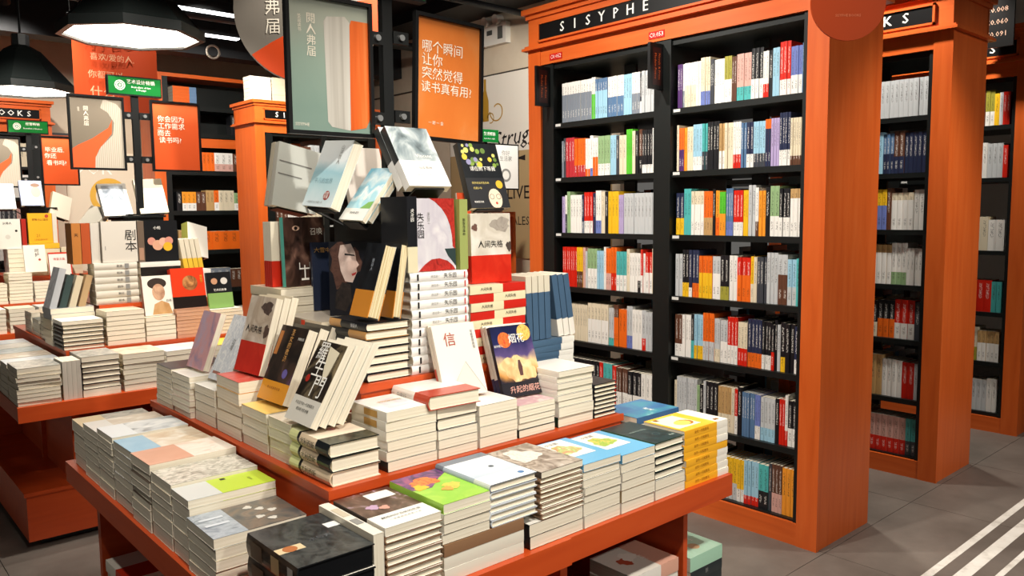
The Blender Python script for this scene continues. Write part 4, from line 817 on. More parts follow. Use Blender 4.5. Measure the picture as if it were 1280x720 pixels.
# ---- face-out books on the near table
ros = A('ink_splash', '#14120f', '#2e2620', '#8a7a5c', '#e8dfc8', scale=2.2, dist=1.4)
ROS = S(ros, '#c9c2b0', bands=mixb((0, .30, '#d9d4c8', '#cfc9bb'), (.30, 1, ros, '#2a241e')), items=[('poly', [(.45, .95), (.85, .9), (.8, .62), (.7, .5), (.55, .7)], plain('#e6dcc0')), ('disc', .18, .52, .07, plain('#a8281c')), ('text', '羅', .30, .86, .052, tw), ('text', '生', .42, .66, .056, tw), ('text', '門', .66, .44, .062, tw), ('text', '芥\n川\n龙\n之\n介', .88, .72, .011, tk), ('text', '人生还不如一行波德莱尔', .5, .22, .009, tk), ('text', '黑泽明 电影原著', .5, .15, .009, tk)])
lean('leaning before its copies on the left', (.866, 1.835, 1.0), (-.03, -1, 0), (.50, 0, .866), .142, .21, .019, ROS, 'ink-splash cover book with large white characters', 4, S('#e8e2d2', '#ded6c2'))
sai = A('dark_portrait', '#17110e', '#2a201a', '#4a352a', '#6a4a78', scale=2, dist=1)
SAI = S(sai, '#8a8276', bands=mixb((0, .26, '#e0962a', '#d88c22'), (.26, 1, sai, '#8a8276')), items=[('text', '圣\n女\n的\n救\n济', .52, .74, .019, plain('#d9a05a')), ('rect', .03, .6, .16, .92, plain('#b9743a')), ('disc', .7, .38, .09, plain('#6a5fa0')), ('text', '东野圭吾', .86, .85, .008, tw), ('text', '绝 对 完 美 的 犯 罪', .5, .17, .008, plain('#7a3a10'))])
lean('leaning beside the ink-splash book', (.905, 2.082, 1.0025), (.03, -1, 0), (.41, .02, .912), .145, .21, .03, SAI, 'dark portrait cover book with an orange band', 3, S('#3a352e', '#c9a050'))
fog = A('misty_face', '#d8c8b2', '#b8a48e', '#e4d9c8', '#6a5448', scale=1.8, dist=.8)
FOG = S(fog, '#d8cdb8', bands=mixb((0, .40, A('red_gloss', '#c2210f', '#d0321c', scale=4), '#b8200f'), (.40, 1, fog, '#d8cdb8')), items=[('text', '人间失格', .42, .56, .024, tk), ('blob', .74, .86, .2, A('ink_smoke', '#6a564a', '#4a3a34', '#8a7464', scale=5), .12), ('blob', .9, .56, .1, plain('#5a463c'), .12)])
lean('leaning behind the orange-banded book', (.918, 2.262, 1.0525), (.05, -1, .0), (.29, .03, .956), .150, .222, .022, FOG, 'misty beige book with a glossy red lower half', 3, S('#cfc4ae', '#c0b49c'))
PLA = S(A('plastic_white', '#e8eaec', '#cfd3d8', '#f4f4f2', '#9aa0a8', scale=6, dist=2), '#d8dade', items=[('text', '边\n城', .55, .55, .02, tgy), ('rect', .12, .09, .5, .13, plain('#a06a5a'))])
lean('leaning at the far left of the near table', (.905, 2.435, 1.003), (.03, -1, .0), (.444, .1, .89), .135, .21, .02, PLA, 'white book crinkled in plastic wrap', 1)
lean('half hidden behind the plastic-wrapped book', (.90, 2.60, 1.019), (.03, -1, 0), (.35, .05, .93), .13, .185, .02, S(A('lilac_photo', '#b9b0c8', '#d8a0a0', '#8a86a8', scale=2), '#b9b0c8'), 'lilac and pink cover book', 1)
XIN = S('#e9e2d6', '#d8cdbb', items=[('text', '信', .36, .78, .04, plain('#a8402c')), ('text', '写\n给\n世\n界\n的\n信', .9, .76, .009, tk), ('poly', [(.1, .02), (.62, .46), (.98, .02)], plain('#e3dacb')), ('poly', [(.1, .02), (.62, .46), (.625, .465), (.11, .015)], tgy), ('poly', [(.62, .46), (.98, .02), (.99, .02), (.625, .468)], tgy)])
lean('leaning on the middle-tier piles', (1.256, 1.689, 1.0045), (1, -.06, 0), (.06, .33, .94), .139, .2, .013, XIN, 'pale cream letter book with a red character', 2, S('#e3d9c8', '#d0c4b0', items=[('spineb', .2, .4, plain('#b0402c'))]))
fw = A('firework_sky', '#1a1d3a', '#2b2f5a', '#6a4a6a', '#d9a45a', scale=1.4, kind='grad', dist=.5)
fw = art('firework_sky2', [(.0, '#17141c'), (.2, '#2a2530'), (.3, '#c98f4a'), (.45, '#e8c890'), (.6, '#5a4a7a'), (.8, '#1d2350'), (1, '#141838')], 3, 'grad', .35)
FIR = S(fw, '#20242e', items=[('disc', .3, .80, .16, A('burst_red', '#c8402a', '#e87a3a', '#8a1c1c', scale=14)), ('disc', .82, .88, .17, A('burst_gold', '#d8943a', '#f2c86a', '#8a4a1c', scale=14)), ('blob', .4, .40, .3, A('fire_cloud', '#c98f5a', '#e8c890', '#f4e0b8', scale=4), .26), ('blob', .7, .34, .22, A('fire_cloud', '#c98f5a', '#e8c890', '#f4e0b8', scale=4), .2), ('poly', [(.5, .28), (.58, .28), (.6, .4), (.57, .5), (.52, .5), (.49, .4)], plain('#5a3a38')), ('rect', 0, .0, 1, .2, plain('#1b1820')), ('text', '烟花', .60, .80, .03, tw), ('text', '岩井俊二', .12, .72, .008, tw), ('text', '升起的烟花', .55, .09, .022, plain('#e8b0a0'))])
lean('leaning on the right of the letter book', (1.45, 1.672, .9765), (1, -.06, -.01), (.07, .35, .93), .145, .208, .014, FIR, 'fireworks cover book with night sky', 3, S('#e4ded0', '#d8d8dc', bands=mixb((0, .25, '#2a3350', '#2a3350'), (.25, 1, '#e4ded0', '#dcd6c8'))))
ren = A('mist_cream', '#d9d2c4', '#c9c0b0', '#e6e0d4', '#8a7f74', scale=1.6, dist=.6)
REN = S(ren, '#e2d4a8', bands=mixb((0, .40, A('red_gloss', '#c2210f', '#d0321c', scale=4), '#c8261a'), (.40, 1, ren, '#e2d4a8')), items=[('text', '人间失格', .48, .55, .023, tk), ('blob', .74, .84, .24, A('ink_smoke2', '#8d837a', '#a89e92', '#6f655c', scale=5), .14), ('blob', .95, .52, .07, plain('#4a403a'), .1), ('blob', .1, .8, .07, plain('#6a4a40'))])
lean('standing upright on the red and cream stack', (1.463, 1.827, zU2 + .0012), (1, -.06, 0), (.0, .03, 1), .147, .206, .024, REN, 'cream and red cover book', 2, S('#e8dcc0', '#e2d4a8'))
los = A('drape_grey', '#d8d4d6', '#c4bec6', '#e8e4e2', scale=1.6)
LOS = S(los, '#c9c4c8', items=[('poly', [(.38, 1), (1, 1), (1, .28), (.93, .33), (.92, .48), (.88, .62), (.80, .75), (.68, .86), (.52, .95)], A('red_silk', '#8a1a14', '#b8322a', '#5a0f0f', scale=5, dist=2)), ('poly', [(1, .3), (1, .05), (.8, .2), (.72, .3)], plain('#2a3a3a')), ('poly', [(.05, .0), (.98, .0), (.92, .06), (.78, .13), (.58, .17), (.38, .16), (.2, .09)], A('red_silk', '#8a1a14', '#b8322a', '#5a0f0f', scale=5, dist=2)), ('text', '失\n乐\n园', .14, .62, .024, tk), ('text', '渡\n边\n淳\n一', .34, .72, .009, tgy)])
lean('standing on the white-spined stack', (1.25, 1.803, zU1 + .001), (1, 0, 0), (0, .03, 1), .136, .2, .03, LOS, 'grey drapery cover book with red silk', 1)
def spine_up(where, x, y, z, W, H, T, stl, desc, lean_deg=0, group=None):
    a = math.radians(lean_deg)   # upright, spine towards -Y; thickness along +X... up tilts in the X-Z plane
    up = Vector((math.sin(a), 0, math.cos(a)))
    return book(axes((x, y, z), (0, 1, 0), up), W, H, T - .0006, stl, f'{desc} {where}', group, kind='display book')
KB = S('#17181c', None, bands=mixb((0, .34, '#e0d6b8', '#dcd2b0'), (.34, 1, '#17181c', '#15161a')), items=[('spinev', '失乐园', .75, .012, tw)])
spine_up('standing left of the drapery cover', 1.2145, 1.79, zU1 + .0005, .13, .205, .032, KB, 'black-spined book with a cream lower band')
spine_up('standing right of the drapery cover', 1.391, 1.79, zU1 + .0005, .13, .198, .029, S('#8f9a52', '#9aa45e', items=[('spinev', '挪威的森林', .6, .01, tk)]), 'olive green-spined book')
OBK = S(A('black_gloss', '#0e0f12', '#17191d', '#202328', scale=3), '#101216', bands=mixb((0, .36, '#d0862e', '#c87c28'), (.36, 1, A('black_gloss', '#0e0f12', '#17191d', '#202328', scale=3), '#101216')), pg=pages('#e3d5b0', '#b89f6a'), hard=1, items=[('text', '嫌\n疑\n人', .6, .7, .012, plain('#9aa0a8'))])
lean('leaning left on the black hardcover stack', (1.084, 1.882, zU0 + .0148), (0, -1, 0), (.31, 0, .95), .09, .2, .038, OBK, 'open-edged black book with an orange band', 1)
lean('second of the two, nearer the white-spined stack', (1.161, 1.882, zU0 + .0062), (0, -1, 0), (.17, 0, .985), .09, .2, .027, OBK, 'black book with an orange band', 1)
fac = A('black_face', '#0d0d10', '#14141a', '#1c1c22', scale=3)
FAC = S(fac, '#d8cfb4', items=[('blob', .30, .70, .30, A('dark_hair', '#3a2620', '#5a3d33', '#2a1a16', scale=9, dist=2), .42), ('poly', [(.22, .95), (.42, .97), (.50, .85), (.52, .74), (.57, .68), (.52, .64), (.53, .58), (.49, .52), (.44, .44), (.30, .46), (.22, .6), (.18, .8)], A('pale_face', '#b9988a', '#d8c0b4', '#8a6a60', scale=2)), ('poly', [(.42, .56), (.52, .585), (.50, .55), (.44, .53)], plain('#a82a2a')), ('poly', [(.1, .1), (.3, .05), (.42, .2), (.4, .42), (.25, .45), (.12, .3)], A('dark_fur', '#1a1614', '#2e2622', '#3c322c', scale=8)), ('poly', [(.3, .84), (.48, .82), (.5, .80), (.3, .815)], tk), ('text', '嫌\n疑', .8, .75, .012, tw)])
lean('standing behind the orange-banded black books', (1.144, 2.096, 1.2032), (.826, -.563, 0), (.05, .08, .99), .152, .216, .02, FAC, 'black book with a pale face and copper hair', 1)
eye = A('brown_face', '#140d0b', '#33231d', '#5a4036', '#8a6a5a', scale=2.6, dist=1.2, ys=.8)
EYE = S(eye, '#4fa394', items=[('disc', .30, .84, .09, plain('#c9a48c'), .05), ('disc', .30, .84, .04, plain('#1c1210')), ('text', '召唤', .80, .78, .024, tw), ('rect', .46, .1, .49, .3, tw), ('rect', .34, .24, .61, .26, tw), ('rect', .34, .26, .36, .34, tw), ('rect', .59, .26, .61, .34, tw), ('rect', .38, .08, .57, .11, tw)])
lean('standing at the back left', (1.096, 2.273, zU5 + .002), (.986, .164, 0), (.0, .03, 1), .15, .212, .018, EYE, 'dark brown face cover book with a single eye', 1)
lean('partly hidden behind the copper hair book', (1.168, 2.238, 1.2032), (.93, -.3, 0), (.0, .06, 1), .115, .21, .03, S('#1c2438', '#27324a', items=[('text', '大雪中的山庄', .5, .88, .017, plain('#c99a54'))]), 'navy blue book', 1)
for k in range(7):
    up = k >= 4; T_ = .0235
    stl = two('#ece6da', '#46607a', .28) if up else S('#46607a', '#46607a', bands=mixb((0, .74, '#46607a', '#46607a'), (.74, 1, '#ddd4c0', '#d8cfba')))
    spine_up(f'row on the table end pile, {ordw(k + 1)} from left', 1.652 + k * .0262 + (.030 if up else 0), 1.795, zs + .0012, .13, .2, T_, stl, 'blue-grey spined book', -9 if up else -2, 'blue-grey books standing at the table end')
for k in range(4): book(axes((1.072, 2.315 + (k + 1) * .0135, zU5 + .0008), (1, 0, 0), (0, 0, 1)), .12, .2, .013, two(plain('#c22a18', .3), '#e0d6c0', .4), f'cream book with a red lower half at the far left, {ordw(k + 1)} in', 'cream and red books at the far left', kind='display book')
# display rack on the upper tier with slanted holders
rack = empty('display_rack', Matrix.Translation((1.335, 2.06, 1.0608)))
bx('rack_body', -.055, .125, -.09, .24, 0, .44, BLK, rack); bx('rack_top', -.06, .13, -.095, .245, .44, .452, BLK, rack)
tag(rack, 'black display rack with slanted book holders at the centre of the near table', 'display rack')
def hold(BL, right, up, W, H, T, n=1):
    """a black metal plate with a lip that carries a slanted book"""
    right = Vector(right).normalized(); up = Vector(up); up = (up - right * up.dot(right)).normalized(); nr = right.cross(up)
    M = Matrix.Translation((-1.335, -2.06, -1.06)) @ axes(Vector(BL) - nr * (T + .0035), right, up)
    b = MB(); b.box(W * .15, W * .85, -.003, H * .8, 0, .003, BLKM); b.box(W * .15, W * .85, -.006, -.001, 0, T * .9, BLKM); b.build('holder_plate', rack, M); MB().tube(M @ Vector((W / 2, .05, 0)), (min(max((M @ Vector((W / 2, .05, 0))).x, -.05), .06), min(max((M @ Vector((W / 2, .05, 0))).y, -.08), .18), .40), .004, BLKM, 6).build('holder_arm', rack)
MTN = S(art('mountain_mist', [(0, '#dfe9ea'), (.3, '#b9d6da'), (.5, '#a3ccd6'), (.62, '#cfe2e6'), (.7, '#e8eeee'), (1, '#e4e8e6')], 3, 'grad', .25), '#c9dde0', items=[('text', '山\n河\n故\n人', .72, .78, .016, tgy), ('disc', .72, .17, .1, plain('#9a3a34')), ('text', '白鹿\n原著', .72, .17, .011, tw), ('text', '平凡的世界', .45, .38, .018, plain('#86aab2')), ('text', '一部现实主义长篇小说', .4, .06, .008, tgy)])
P1 = ((1.119, 2.2, 1.526), (.10, -.99, -.06), (.39, .02, .92), .146, .21, .034)
lean('slanted at the near rack, top left', *P1[:5], P1[5], MTN, 'pale blue mountain book with a red seal', 1); hold(*P1)
SKY = S(art('sky_cloud', [(0, '#cfe6ea'), (.35, '#9fd4e2'), (.5, '#eef4f2'), (.6, '#8ccade'), (.8, '#e2f0f2'), (1, '#7fc4dc')], 2.5, 'grad', .9), '#cfd8d8', bands=None, items=[('rect', 0, 0, 1, .22, plain('#eeede6')), ('disc', .55, .42, .06, plain('#f4f0ea')), ('poly', [(.6, .22), (1, .22), (1, .36), (.8, .34)], plain('#7fb35a')), ('text', '你好呀 夏天', .5, .13, .009, tk)])
P2 = ((1.166, 2.068, 1.484), (.0, -1, -.03), (.599, -.02, .80), .128, .185, .016)
lean('slanted below the mountain book', *P2[:5], .016, SKY, 'sky blue cloud book', 2); hold(P2[0], P2[1], P2[2], P2[3], P2[4], .036)
BOXT = S(A('grey_photo', '#2b3033', '#7d8a8e', '#cfd6d6', '#49565a', scale=1.8, dist=1), '#2a2c2e', bands=mixb((0, .42, '#efece8', '#e4e2de'), (.42, 1, A('grey_photo', '#2b3033', '#7d8a8e', '#cfd6d6', '#49565a', scale=1.8, dist=1), '#2a2c2e')), items=[('text', '百年孤独', .55, .30, .012, tgy), ('text', 'Vincent', .62, .5, .018, tw), ('text', '诺 贝 尔 文 学 奖', .5, .18, .008, tgy)])
P3 = ((1.266, 1.85, 1.575), (1, 0, .0), (0, .569, .822), .145, .21, .028)
lean('at the very top of the near rack', *P3[:5], P3[5], BOXT, 'thick grey photo book with a white band', 2); hold(P3[0], P3[1], P3[2], P3[3], P3[4], .062)
gar = A('black_garden', '#14161a', '#1a1d20', '#1f2226', scale=3)
_rg = random.Random(5)
GAR = S(gar, '#3a352e', items=[('disc', .08 + .84 * _rg.random(), .62 + .36 * _rg.random(), .03 + .04 * _rg.random(), plain(_rg.choice(['#d8b93a', '#7f9a3a', '#c9c46a', '#8a86a8', '#5f7a34']))) for _ in range(26)] + [('rect', .0, 0, 1, .46, plain('#16171b')), ('text', '请在树下等我', .5, .60, .016, tw), ('disc', .84, .36, .09, plain('#d8a92a')), ('disc', .66, .17, .2, tk, .24), ('disc', .66, .14, .17, plain('#e0c9b0'), .22), ('disc', .58, .17, .06, tk), ('disc', .58, .17, .05, plain('#e0c9b0')), ('disc', .75, .17, .06, tk), ('disc', .75, .17, .05, plain('#e0c9b0')), ('disc', .67, .07, .03, plain('#b0402c')), ('text', '愿你走出半生归来', .36, .38, .008, plain('#d8c46a')), ('text', '仍是少年', .26, .30, .008, plain('#d8c46a')), ('text', '畅销百万册', .22, .09, .007, tw)])
P4 = ((1.497, 1.866, 1.512), (1, -.05, .01), (0, .33, .944), .146, .208, .024)
lean('slanted above the cream and red cover', *P4[:5], P4[5], GAR, 'black book with garden flowers and a cartoon face', 1); hold(*P4)
P5 = ((1.10, 2.36, 1.53), (.97, 0, -.22), (.20, .12, .97), .15, .205, .03)
lean('slanted at the far top left of the rack', *P5[:5], .026, S('#dfe3dc', '#cfcabc', items=[('rect', .05, .5, .6, .52, tgy), ('rect', .05, .7, .8, .72, tgy)]), 'white book with grey text lines', 2, S('#d9d2c0', '#cfc4ac')); hold(P5[0], P5[1], P5[2], P5[3], P5[4], .056)
lean('slanted on the back of the rack', (1.33, 2.27, 1.52), (1, 0, 0), (.05, .3, .95), .145, .205, .02, S('#efe6dc', '#e0d6c8'), 'cream book seen between the top books', 1)
# ---- under the near table
UL = S('#e8e0d0', None, bands=mixb((0, .5, '#c8331e', '#c8331e'), (.5, 1, '#e8e2d4', '#e4dccc')))
stack('the red and cream pile under the table, left side', .655, 2.49, .268, '-X', .15, .2, [(4, .0375, UL)], 'red-and-cream hardcover', 1.5)
PKU = S(A('pink_fox', '#d9a794', '#e6d2c4', '#c98a78', scale=2), '#e0cfc4', bands=mixb((0, .4, '#d9a48e', '#d9a48e'), (.4, 1, '#e0d8cc', '#e8e2d8')), items=[('blob', .5, .7, .14, plain('#b9543a')), ('blob', .6, .55, .16, plain('#efe6da')), ('text', '小狐狸', .4, .4, .014, tw)])
stack('the pink pile under the table, right side', 1.695, 1.405, .268, '-Y', .17, .205, [(1, .045, S('#23343a', '#23343a')), (2, .056, S('#e8e2d8', '#e6e0d4')), (1, .042, PKU)], 'large picture book', 1)
stack('the dark pile under the middle of the table', 1.455, 1.405, .268, '-Y', .17, .21, [(2, .04, S('#24424a', '#24424a')), (1, .04, S('#2f4f55', '#24424a'))], 'dark teal book', 1)
MNT = S(A('mint', '#a6cfb4', '#b4d9c0', '#9cc4a8', scale=2), '#a6cfb4', items=[('disc', .3, .5, .12, plain('#c9a47a')), ('text', '绿山墙', .6, .3, .016, tw)])
DKS = S('#2a3234', '#232b2e', items=[('spine', '飘', .5, .016, tgy)])
stack('the mint-topped pile under the table, aisle side', 1.945, 1.395, .268, '-Y', .165, .165, [(1, .035, S('#d9a0a8', '#d99aa4')), (3, .034, DKS), (1, .045, MNT)], 'dark thick book', .8)
# ------------------------------------------------------------------ second table
two_ = 'second table'
BOXL = S('#dcd6c8', '#cfc8b8')
stack('the wrapped corner stack of the second table', .64, 3.868, .70, '+X', .165, .215, [(8, .0172, PC), (1, .024, S(glz, '#8a887e'))], 'pale paperback', 1.8)
for k in range(4): book(axes((.812 + .0185 * k, 3.872, .70 + .0006), (0, 1, 0), (0, 0, 1)), .15, .17, .0178, S('#cfc8bc', '#c4bcae'), f'grey upright book beside the wrapped corner stack, {ordw(k + 1)} from left', 'upright grey books on the second table', kind='display book')
BRB = S('#dcd2bc', '#c9bda2', hard=1)
stack('the dark-striped stack, second lower tier', .89, 3.868, .70, '-X', .155, .215, [(1, .034, PC), (5, .0245, S('#2f2a26', '#2f2a26', hard=1)), (1, .024, S(glz, '#8a887e'))], 'dark-covered cream book', 1)
stack('the cream stack right of the dark-striped one', 1.058, 3.868, .70, '-X', .18, .215, [(1, .03, PG), (5, .0235, PC), (1, .024, S(A('fish_print', '#e8dcc8', '#e0c8b0', '#c98a6a', scale=3), '#d8ccb4'))], 'cream paperback', 1)
stack('the white cover stack behind the near table edge', 1.25, 3.868, .70, '-X', .2, .215, [(5, .028, PW), (1, .022, S(A('white_grey', '#e8e6e2', '#c9ccd0', scale=2), '#d8d6d2'))], 'white paperback', .6)
stack('the yellow-cornered stack behind the near table edge', 1.46, 3.868, .70, '-X', .2, .215, [(5, .028, PW), (1, .024, S('#e8c84a', '#d8b83a'))], 'white paperback', .6)
for k in range(5):
    yy = 4.10 + k * .17
    stack(f'the {ordw(k + 1)} flat pile, left side of second table', .642, yy, .70, '+Y', .16, .215, [(4, .03, PC), (1, .03, S(A(f'flat{k}', *[('#dfe3e2', '#c9ced0', '#efefec'), ('#e8e2d6', '#b9a890', '#efe8da'), ('#d8dcd8', '#9aa8a8', '#eef0ee'), ('#efece4', '#c9c4b8', '#e0dcd0'), ('#e8e8e4', '#b8bcc0', '#f2f2ee')][k], scale=2.5), '#d8d4ca'))], 'pale paperback', .8)
# middle tier of the second table
stack('the black-lined stack on its middle tier', .875, 4.118, .88, '-X', .175, .175, [(6, .0195, S('#26241f', '#26241f', hard=1)), (1, .018, PW)], 'cream hardcover', 1)
stack('the wrapped silver stack on its middle tier', .868, 4.30, .88, '-X', .19, .17, [(5, .025, PC), (2, .028, S(A('silver_wrap', '#a8acb0', '#d0d3d4', '#787c80', scale=5), '#9a9ea2'))], 'silver wrapped book', 1.5)
stack('the tall cream stack on its middle tier', 1.064, 4.118, .88, '-X', .172, .175, [(7, .0235, PC)], 'cream paperback', .6)
zP = stack('the cream stack under the portrait book', 1.242, 4.118, .88, '-X', .142, .175, [(1, .03, PC), (4, .0225, PC)], 'cream paperback', .6)
zR = stack('the pinkish stack under the red book', 1.39, 4.118, .88, '-X', .168, .175, [(8, .0182, S('#b9866a', '#b9866a', pg=pages('#d0a286', '#b48468')))], 'pinkish paperback', .8)
zG = stack('the white stack under the green and black book', 1.564, 4.118, .88, '-X', .17, .175, [(7, .0185, PW)], 'white paperback', .8)
for k, (n, stl, ds) in enumerate(((6, PT, 'tan wrapped book'), (4, S('#1d3a3c', '#e4e2da'), 'dark teal and white book'), (5, PC, 'cream paperback'))):
    stack(f'{ordw(k + 1)} pile, left edge of second middle tier', .89, 4.49 + k * .19, .88, '+Y', .16, .18, [(n, .022, stl)], ds, 1)
# upper tier of the second table
SCR = S('#d8d2c4', '#cfc8ba', hard=1, items=[('spine', '剧本', .42, .014, tk), ('spineb', .2, .3, tgy)])
zS = stack('the white-spined playbook stack on the second upper tier', 1.07, 4.30, 1.06, '-Y', .14, .2, [(6, .0345, SCR)], 'white-spined playbook', .8)
zB = stack('the dark and pale pile under the black cover book', 1.285, 4.30, 1.06, '-Y', .14, .2, [(3, .035, PC), (2, .036, S('#1d1a18', '#191715')), (1, .025, PW)], 'dark-spined book', .8)
JU = S('#cfc8bc', '#b8b0a2', items=[('text', '剧\n本', .82, .5, .058, tk), ('rect', .08, .3, .10, .4, tgy)])
lean('standing on the second table', (1.115, 4.315, zS + .001), (1, 0, 0), (0, .03, 1), .165, .205, .05, JU, 'grey book with two large black characters', 1)
for k in range(3): spine_up(f'beside the two-character book, {ordw(k + 1)} from left', .985 + k * .042, 4.33, 1.2665, .12, .2, .04, S(['#b8763a', '#b0502a', '#cfc8bc'][k], ['#b8763a', '#b0502a', '#cfc8bc'][k], items=[('spinev', '天', .7, .02, tk)] if k == 0 else []), ['tan', 'rust', 'pale'][k] + ' spined book', 0, 'spines left of the two-character book')
BKF = S('#17181a', '#5a4c40', items=[('disc', .2, .5, .12, plain('#c98a78')), ('disc', .38, .40, .16, plain('#d09c80')), ('disc', .55, .48, .13, plain('#d8a890')), ('disc', .72, .5, .13, plain('#c98a78')), ('disc', .68, .36, .14, plain('#d8a92a')), ('text', '小船', .38, .82, .018, tw)])
lean('standing on the second table', (1.318, 4.315, zB + .001), (1, 0, 0), (0, .03, 1), .165, .21, .035, BKF, 'black book with a pink blossom strip', 1)
spine_up('standing left of the pink blossom book', 1.284, 4.318, zB + .0006, .13, .21, .032, S('#4a4038', '#6a5a4c', items=[('spineb', .05, .35, plain('#a8826a'))]), 'brown-spined book')
spine_up('standing right of the pink blossom book', 1.486, 4.318, zB - .0605, .13, .225, .03, S('#c8361e', '#c8361e'), 'red-spined thick book') if False else None
POR = S(A('portrait_bg', '#e6dfd0', '#efe8da', scale=2), '#7a4a34', items=[('disc', .5, .80, .33, plain('#33271f'), .2), ('disc', .53, .58, .22, A('portrait_face', '#b98a6a', '#d0a888', '#8a5a40', scale=3), .3), ('poly', [(.25, .02), (.95, .02), (.85, .28), (.6, .36), (.35, .28)], A('portrait_coat', '#c9a070', '#b0824e', scale=4)), ('text', '自画', .85, .35, .014, tk)])
lean('leaning on the second table', (1.255, 4.16, zP + .002), (.99, 0, 0), (.0, .2, .98), .14, .2, .03, POR, 'white book with a curly-haired portrait', 1)
REDB = S('#d43a1a', None, bands=mixb((0, .28, '#1d1512', '#1d1512'), (.28, 1, '#d43a1a', '#b82c10')), items=[('disc', .55, .62, .23, A('orange_portrait', '#c9824a', '#7a4a2a', '#e0a060', scale=3)), ('text', '博\n物\n学', .9, .7, .014, tg)])
lean('leaning on the second table', (1.395, 4.16, zR + .002), (1, 0, 0), (.0, .2, .98), .168, .205, .045, REDB, 'red book with a round portrait', 1)
GBK = S('#17181a', None, bands=mixb((0, .42, '#7fa35a', '#7fa35a'), (.42, 1, '#17181a', '#17181a')), items=[('disc', .3, .75, .13, plain('#b98a6a')), ('disc', .7, .75, .14, plain('#c9c4bc')), ('text', '艺术的故事', .5, .5, .014, tw)])
lean('leaning beside the red portrait book', (1.575, 4.16, zG + .002), (1, 0, 0), (0, .2, .98), .13, .19, .02, GBK, 'black and green portrait book', 1)
for k in range(4): spine_up(f'at the right of the second table, {ordw(k + 1)} from left', 1.715 + k * .019, 4.15, zG * 0 + 1.0102, .12, .15, .018, S('#6a5a9a', '#6a5a9a', bands=mixb((0, .1, '#e8e4da', '#e8e4da'), (.1, 1, '#6a5a9a', '#6a5a9a'))), 'purple-spined book', 0, 'purple spines on the second table') if False else None
zY = stack('the pale pile under the yellow-dotted books', 1.51, 4.32, 1.06, '-Y', .13, .14, [(5, .03, PW)], 'white book', .5)
for k in range(4): spine_up(f'leaning on the second table, {ordw(k + 1)} from left', 1.512 + k * .0265, 4.325, zY + .0045, .12, .16, .0235, S('#d8cfb8', None, bands=mixb((0, .35, '#e0b83a', '#e0b83a'), (.35, 1, '#d8cfb8', '#d8cfb8'))), 'yellow-footed cream book', -8, 'yellow-footed books on the second table')
rk = empty('display_rack', Matrix.Translation((1.383, 4.60, 1.0608))); bx('rack_body', -.09, .09, -.11, .2, 0, .43, BLK, rk); bx('rack_top', -.1, .1, -.12, .21, .43, .44, BLK, rk)
tag(rk, 'black display rack at the centre of the second table', 'display rack')
rack_old = rack; rack = rk
def hold2(BL, right, up, W, H, T):
    right = Vector(right).normalized(); up = Vector(up); up = (up - right * up.dot(right)).normalized(); nr = right.cross(up)
    M = Matrix.Translation((-1.383, -4.60, -1.06)) @ axes(Vector(BL) - nr * (T + .0035), right, up)
    b = MB(); b.box(W * .15, W * .85, -.003, H * .8, 0, .003, BLKM); b.box(W * .15, W * .85, -.006, -.001, 0, T * .9, BLKM); b.build('holder_plate', rk, M); MB().tube(M @ Vector((W / 2, .05, 0)), (min(max((M @ Vector((W / 2, .05, 0))).x, -.05), .06), min(max((M @ Vector((W / 2, .05, 0))).y, -.08), .18), .40), .004, BLKM, 6).build('holder_arm', rk)
Q1 = ((1.20, 4.56, 1.50), (1, 0, .03), (-.03, .52, .85), .142, .2, .03)
lean('slanted at the top of the second rack', *Q1[:5], Q1[5], S('#ecebe6', '#d8d6d0', items=[('rect', .12, .45, .88, .93, A('grey_lake', '#8a94a0', '#b4bcc4', '#6a7480', scale=3))]), 'white book with a grey lake picture', 1); hold2(*Q1)
Q2 = ((1.378, 4.555, 1.51), (1, -.03, .05), (-.05, .42, .91), .146, .205, .03)
lean('slanted beside the grey lake book', *Q2[:5], Q2[5], S('#e8dfc4', '#d8cca8', items=[('poly', [(.45, .6), (.5, .35), (.62, .45), (.52, .38)], tgy)]), 'plain cream book with a small drawing', 1); hold2(*Q2)
Q3 = ((1.06, 4.72, 1.40), (.4, -.9, -.1), (.6, .2, .75), .14, .205, .03)
lean('slanted on the left of the second rack', *Q3[:5], Q3[5], S('#d9d2c2', '#b8763a'), 'thin pale book seen edge-on', 1); hold2(*Q3)
Q4 = ((1.60, 4.50, 1.29), (.9, .3, -.25), (-.45, .1, .88), .135, .19, .05)
lean('slanted on the right of the second rack', *Q4[:5], Q4[5], S('#e4e0d4', '#9a9a4a', pg=pages('#cfc8b4', '#4a463e')), 'white book with striped page edges', 1); hold2(*Q4)
for k, (x_, c, h_, a_) in enumerate(((.866, '#b4b6b8', .2, 16), (.908, '#3a4a48', .165, 16), (.950, '#cfc2a6', .16, 16), (.992, '#b89a72', .16, 16))):
    spine_up(f'leaning on the silver stack, {ordw(k + 1)} from left', x_, 4.31, 1.0625, .13, h_, .03, S(A('worn_grey', '#8e9296', '#c4c6c8', '#a4a8ac', scale=5) if k == 0 else c, c), ['silver', 'dark green', 'cream', 'tan'][k] + ' book', a_, 'books leaning on the silver stack')
